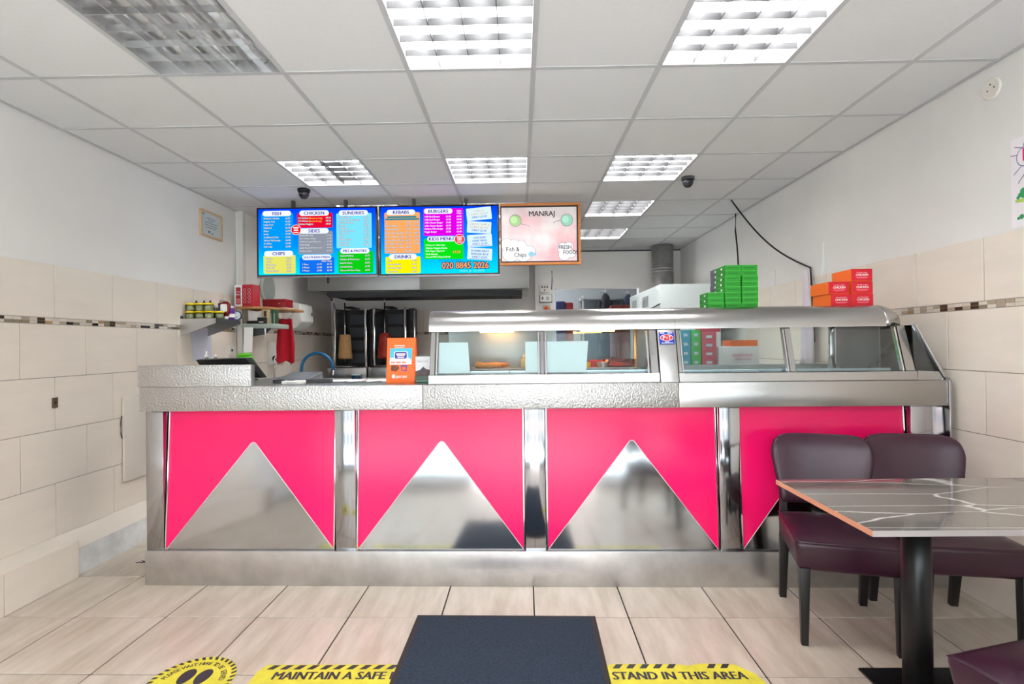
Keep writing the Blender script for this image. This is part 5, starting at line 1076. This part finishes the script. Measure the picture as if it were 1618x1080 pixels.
# store room contents
t = thing('store_rack', 'steel storage rack in the store room behind the opening', 'rack', (0.98, YB+0.75, 0))
for x in (0, 0.75):
    for y in (0, 0.4): box('upright', M_steelv, x, x+0.03, y, y+0.03, 0, 2.05, t)
for z in (0.6, 1.2, 1.80, 2.0): box('shelf', mat('rack_shelf', (96,102,106), 0.4, 0.6), 0, 0.78, 0, 0.43, z-0.02, z, t)
box('back_sheet', mat('rack_back', (88,96,102), 0.5), 0, 0.78, 0.42, 0.43, 0.6, 2.0, t)
def coat(x, lb, m, z1):
    t = thing('hanging_coat', lb, 'coat', (x, YB+0.45, 0), 0, 'coats in the store room')
    MB().lathe([(0.10, 1.1), (0.115, 1.4), (0.10, 1.75), (0.06, z1-0.05), (0.02, z1)], 14).build('body', m, t)
    MB().tube([(0.07, 0, z1-0.12), (0.12, 0, 1.6), (0.10, -0.02, 1.3)], 0.04, 8).build('sleeve', m, t); MB().tube([(-0.07, 0, z1-0.12), (-0.12, 0, 1.6), (-0.10, -0.02, 1.3)], 0.04, 8).build('sleeve', m, t)
    MB().tube([(0, 0, z1), (0, 0, z1+0.04), (0, 0.3, z1+0.05), (0, 0.5, z1+0.05)], 0.005, 6).build('hook', M_steelv, t)
coat(1.30, 'black coat hanging in the store room opening', mat('coat_black', (24,26,34), 0.8), 2.06); coat(1.64, 'dark navy coat hanging in the store room, right-hand one', mat('coat_navy', (40,48,70), 0.8), 2.04)
t = thing('red_bundle', 'red and brown bundle below the coats in the store room', 'bundle', (1.46, YB+0.20, 0)); box('sack', mat('bundle_red', (120,50,44), 0.8, var=(20, 0.5)), -0.14, 0.16, -0.06, 0.06, 0, 1.86, t, 0.03, 3); box('tie', M_paper, -0.145, 0.165, -0.065, 0.085, 1.76, 1.78, t)
t = thing('stacked_bag', 'red and blue bag standing just inside the opening', 'bag', (0.66, YB+0.30, 0)); box('body', mat('bag_navy', (30,36,90), 0.6), -0.13, 0.02, -0.1, 0.1, 0, 1.93, t, 0.02, 2); box('front', mat('bag_red', (150,24,30), 0.6), 0.02, 0.13, -0.1, 0.1, 0, 1.91, t, 0.02, 2)
# white cabinet and flue
t = thing('white_freezer', 'tall white freezer cabinet with side vents behind the case', 'freezer', (1.455, 5.50, 0))
box('body', mat('enamel_white', (222,232,232), 0.3), 0, 0.62, 0, 1.50, 0.05, 1.912, t, 0.006); box('foot_plinth', M_dgrey, 0.02, 0.60, 0.02, 1.48, 0, 0.05, t)
for k in range(9): box('vent_slot', M_dgrey, -0.002, 0.001, 0.50, 0.80, 1.72+0.014*k, 1.725+0.014*k, t)
for k in range(9): box('vent_slot', M_dgrey, -0.002, 0.001, 1.10, 1.36, 1.72+0.014*k, 1.725+0.014*k, t)
MB().tube([(-0.002, 0.0, 1.71), (-0.002, 0.3, 1.69), (-0.002, 1.4, 1.66)], 0.006, 5).build('seam_line', M_dgrey, t)
MB().lathe([(0.030, 0), (0.030, 0.002)], 20).build('badge', mat('badge_blue', (40,70,150), 0.4), t, (-0.001, 0.27, 1.655), (0, -PI/2, 0)); MB().lathe([(0.012, 0.002), (0.012, 0.003)], 14).build('badge_mark', M_paper, t, (-0.001, 0.27, 1.655), (0, -PI/2, 0))
t = thing('flue_duct', 'galvanised round flue duct rising to the ceiling', 'duct', (1.955, 7.25, 0))
MB().lathe([(0.143, 1.0), (0.143, CZ-0.001)], 28).build('pipe', mat('galvanised', (170,168,164), 0.5, 0.7, var=(12, 0.2)), t)
for z in (2.26, 2.30): MB().lathe([(0.146, z), (0.149, z+0.006), (0.146, z+0.012)], 28, cap=False).build('joint_band', M_steelv, t)
box('stand', M_dark, -0.16, 0.16, -0.16, 0.16, 0, 1.0, t)
struct(box('shade_strip', M_dgrey, XK, XR, YB-0.012, YB+0.004, CZ-0.018, CZ-0.004), 'dark strip put in as the shadow where the back wall meets the ceiling', 'trim')  # shade in the ceiling corner, modelled as a dark strip
